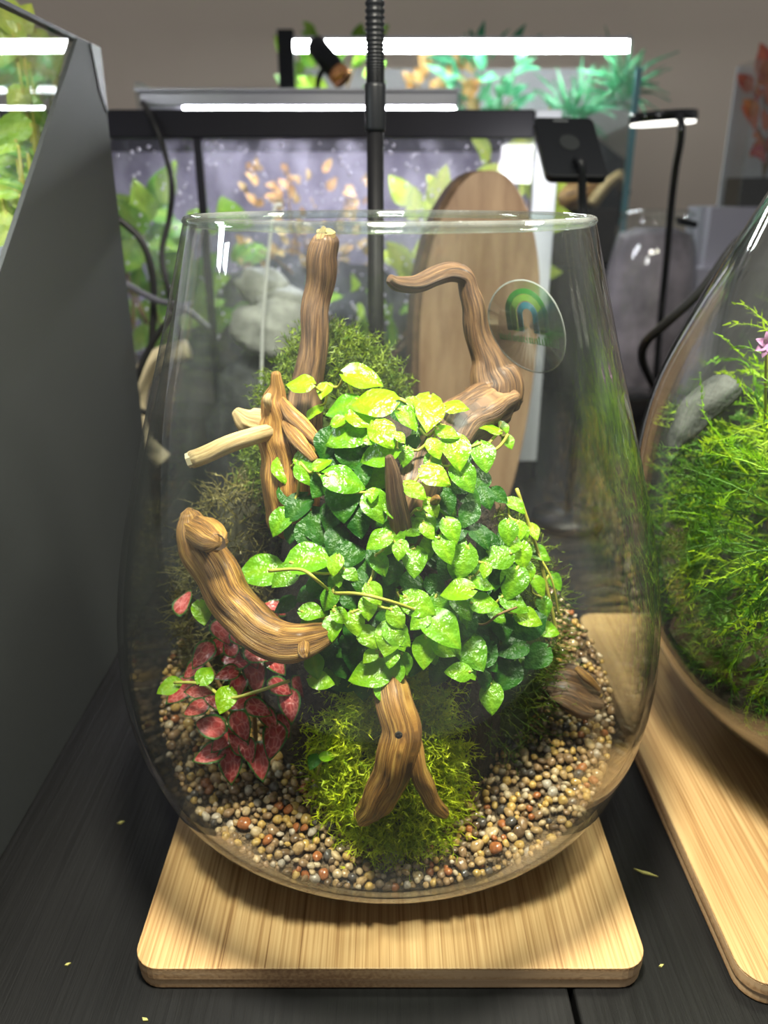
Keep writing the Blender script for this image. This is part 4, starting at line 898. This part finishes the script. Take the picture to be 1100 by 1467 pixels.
bd = MB()
for i in range(9): w = .018; a = .33 + i * .027; bd.prism([c0 + u * a + v * .055 - nv * .0004, c0 + u * (a + w) + v * .055 - nv * .0004, c0 + u * (a + w) + v * .085 - nv * .0004, c0 + u * a + v * .085 - nv * .0004], nv * .0004)
build('small_print', bd, 'logo_pale', hd2)
hc = c0 + u * .55 + v * .9 - nv * .006
build('stem', MB().tube(spline([tuple(c0 + u * .5 + v * .78 - nv * .004), tuple(hc), tuple(at(834, 290, .84)), tuple(at(836, 340, .84)), tuple(at(836, 480, .85)), (at(836, 480, .85).x, .85, .012)], 40), .0042, 10), 'black_plastic', sq, True)
fb = at(836, 480, .85); build('base', MB().lathe([(.001, 0), (.04, 0), (.04, .010), (.01, .016), (.001, .016)], (fb.x, .85, 0), 32), 'black_plastic', sq, True)
cc = c0 + u * .5 + v * .5 + nv * .014
area('square_light', cc, cc + nv, 0.06, .22, (1, 1, 1), sq, 'SQUARE')

# ================================================================== wooden slab leaning behind the vase
sl0 = at(668, 250, .86); slb = at(668, 700, .80)
WX = .096; WY = .800; HH = .372
slab = empty('wood_slab', (WX, WY, 0), 'upright oval wooden slab with a bark edge behind the vase', 'slab')
ol = []
for i in range(56):
    a = 2 * PI * i / 56; s_, c_ = math.sin(a), math.cos(a); ww = .060 * (abs(c_) ** .85) * (1 if c_ > 0 else -1); zz_ = HH / 2 + HH / 2 * (abs(s_) ** .9) * (1 if s_ > 0 else -1)
    ww *= 1 + .05 * math.sin(3 * a); ol.append((WX + ww + .012 * (zz_ / HH - .5), WY + .05 * zz_ / HH, zz_))
build('face', MB().prism(ol, (0, .004, -.0005)), 'slab_wood', slab, bevel=.001)
ob = [(WX + (x - WX) * 1.015 - .006, y + .0045, z) for x, y, z in ol]
build('bark_edge', MB().prism(ob, (-.006, .022, -.001)), 'bark', slab, bevel=.001)

# ================================================================== grey jar, ring lamp, right hand things
JY = 1.30; jc = at(928, 420, JY); jr = 66 * depth(jc) / FPX; jz = at(928, 312, JY).z
jar = empty('grey_jar', (jc.x, JY, 0), 'closed glass jar packed with grey violet soil right of the vase', 'jar')
jp = [(.001, .001), (jr * .75, .001), (jr * .92, jz * .15), (jr * 1.02, jz * .42), (jr * 1.0, jz * .62), (jr * .90, jz * .82), (jr * .72, jz * .97), (jr * .70, jz)]
jpp = [tuple(q) for q in spline(jp, 40)]
build('glass_body', MB().lathe(jpp, (jc.x, JY, 0), 48), 'tank_glass', jar, True)
build('lid', MB().lathe([(.001, jz), (jr * .74, jz), (jr * .76, jz + .006), (jr * .6, jz + .012), (.001, jz + .013)], (jc.x, JY, 0), 40), 'tank_glass', jar, True)
build('jar_soil_fill', MB().lathe([(max(.001, r - .004), z + .003) for r, z in jpp if z < jz * .93] + [(jr * .4, jz * .955), (.001, jz * .945)], (jc.x, JY, 0), 40), 'jar_soil', smooth=True, label='grey violet soil filling the closed jar', cat='soil')
p = at(985, 318, JY - .05); build('jar_clip', MB().prism([tuple(at(x, y, JY - .06)) for x, y in ((972, 311), (1000, 318), (998, 327), (974, 322))], (0, .014, 0)), 'black_plastic', jar)

ry = 1.15; rc = at(950, 168, ry)
rl = empty('ring_lamp', (at(938, 560, ry).x, ry, 0), 'small black disc lamp on a thin curved stem before the grey jar', 'lamp')
R_ = 47 * depth(rc) / FPX
M_ = Matrix.Translation(rc) @ Matrix.Rotation(math.radians(-3), 4, 'Y')
def tl_(mb): mb.v = [tuple(M_ @ Vector(v_)) for v_ in mb.v]; return mb
dsc = build('disc', tl_(MB().lathe([(.001, .006), (R_ * .98, .006), (R_, .004), (R_, -.006), (R_ * .96, -.006), (R_ * .96, -.003), (.001, -.003)], (0, 0, 0), 48)), 'black_gloss', rl, True)
build('light_ring', tl_(MB().lathe([(R_ * .5, -.0035), (R_ * .95, -.0035), (R_ * .95, -.0085), (R_ * .5, -.0085), (R_ * .5, -.0035)], (0, 0, 0), 48)), 'led_warm', dsc, True)
stp = [at(965, 165, ry - .03), at(975, 172, ry - .05), at(975, 200, ry - .05), at(968, 240, ry - .04), at(962, 290, ry - .03), at(955, 370, ry - .02), at(945, 470, ry), at(938, 560, ry)]
build('stem', MB().tube(spline([tuple(p) for p in stp] + [(at(938, 560, ry).x, ry, .01)], 50), .0048, 10), 'black_gloss', rl, True)
fb = at(938, 560, ry); build('base', MB().lathe([(.001, 0), (.055, 0), (.055, .012), (.03, .03), (.012, .05), (.001, .05)], (fb.x, ry, 0), 36), 'black_gloss', rl, True)
c = at(938, 560, 1.02); cb = MB().box((c.x - .05, 1.0, 0), (c.x + .035, 1.05, c.z)); build('power_block', cb, 'black_gloss', label='glossy black power block between the vase and the bowl', cat='adapter', bevel=.008)

# tank and stand at the right edge
ey = 1.55; ex = at(1077, 220, ey).x; ez = at(1070, 297, ey).z
sd_ = empty('white_stand', (ex + .3, ey + .2, -.75), 'pale stand under the tank at the right edge', 'cabinet')
build('body', MB().box((at(1000, 360, ey).x, ey, -.75), (ex + .6, ey + .14, at(1010, 385, ey).z)), 'stand_white', sd_)
build('upper_block', MB().box((ex - .05, ey + .02, at(1010, 385, ey).z), (ex + .6, ey + .14, ez)), 'stand_white', sd_)
et = empty('edge_tank', (ex + .3, ey + .2, ez), 'planted glass tank cropped by the right edge of the picture', 'tank')
build('front_pane', MB().box((ex, ey + .03, ez), (ex + .55, ey + .036, ez + .24)), 'tank_glass', et)
build('side_pane', MB().box((ex, ey + .036, ez), (ex + .006, ey + .12, ez + .24)), 'tank_glass', et)
build('back_panel', MB().box((ex, ey + .12, ez), (ex + .55, ey + .126, ez + .24)), 'tank_backdrop_pale', et)
build('soil_layer', MB().box((ex + .008, ey + .04, ez), (ex + .54, ey + .118, ez + .05)), 'soil', et)
leafy('edge_plant', (ex + .06, ey + .075, ez + .05), 30, (.05, .03, .17), .05, 'broad', 'bg_leaf_pink', 'pink and red leaved plant in the tank at the right edge')

# ================================================================== scraps on the table
random.seed(2)
for (x, y, s, lb) in ((173, 1178, 10, 'tiny tan scrap on the table left of the board'), (97, 1381, 9, 'tiny yellow scrap on the table near the front left'), (925, 1250, 34, 'thin curled dry leaf on the table between the two boards'), (208, 1460, 11, 'tiny tan scrap at the bottom edge of the table'), (947, 1383, 9, 'tiny pale scrap right of the board corner')):
    c = atz(x, y, .0006); L = s * depth(c) / FPX; a = random.uniform(-.5, .5); d = Vector((math.cos(a), math.sin(a), 0)); w = Vector((-math.sin(a), math.cos(a), 0)); k = .10 if s > 20 else .3
    pts = [c - d * L / 2, c - d * L * .1 - w * L * k, c + d * L / 2, c + d * L * .1 + w * L * k * .6]
    build('leaf_scrap', MB().prism([(p.x, p.y, .0002) for p in pts], (0, 0, .0007)), 'scrap', label=lb, cat='scrap', group='plant scraps on the table')
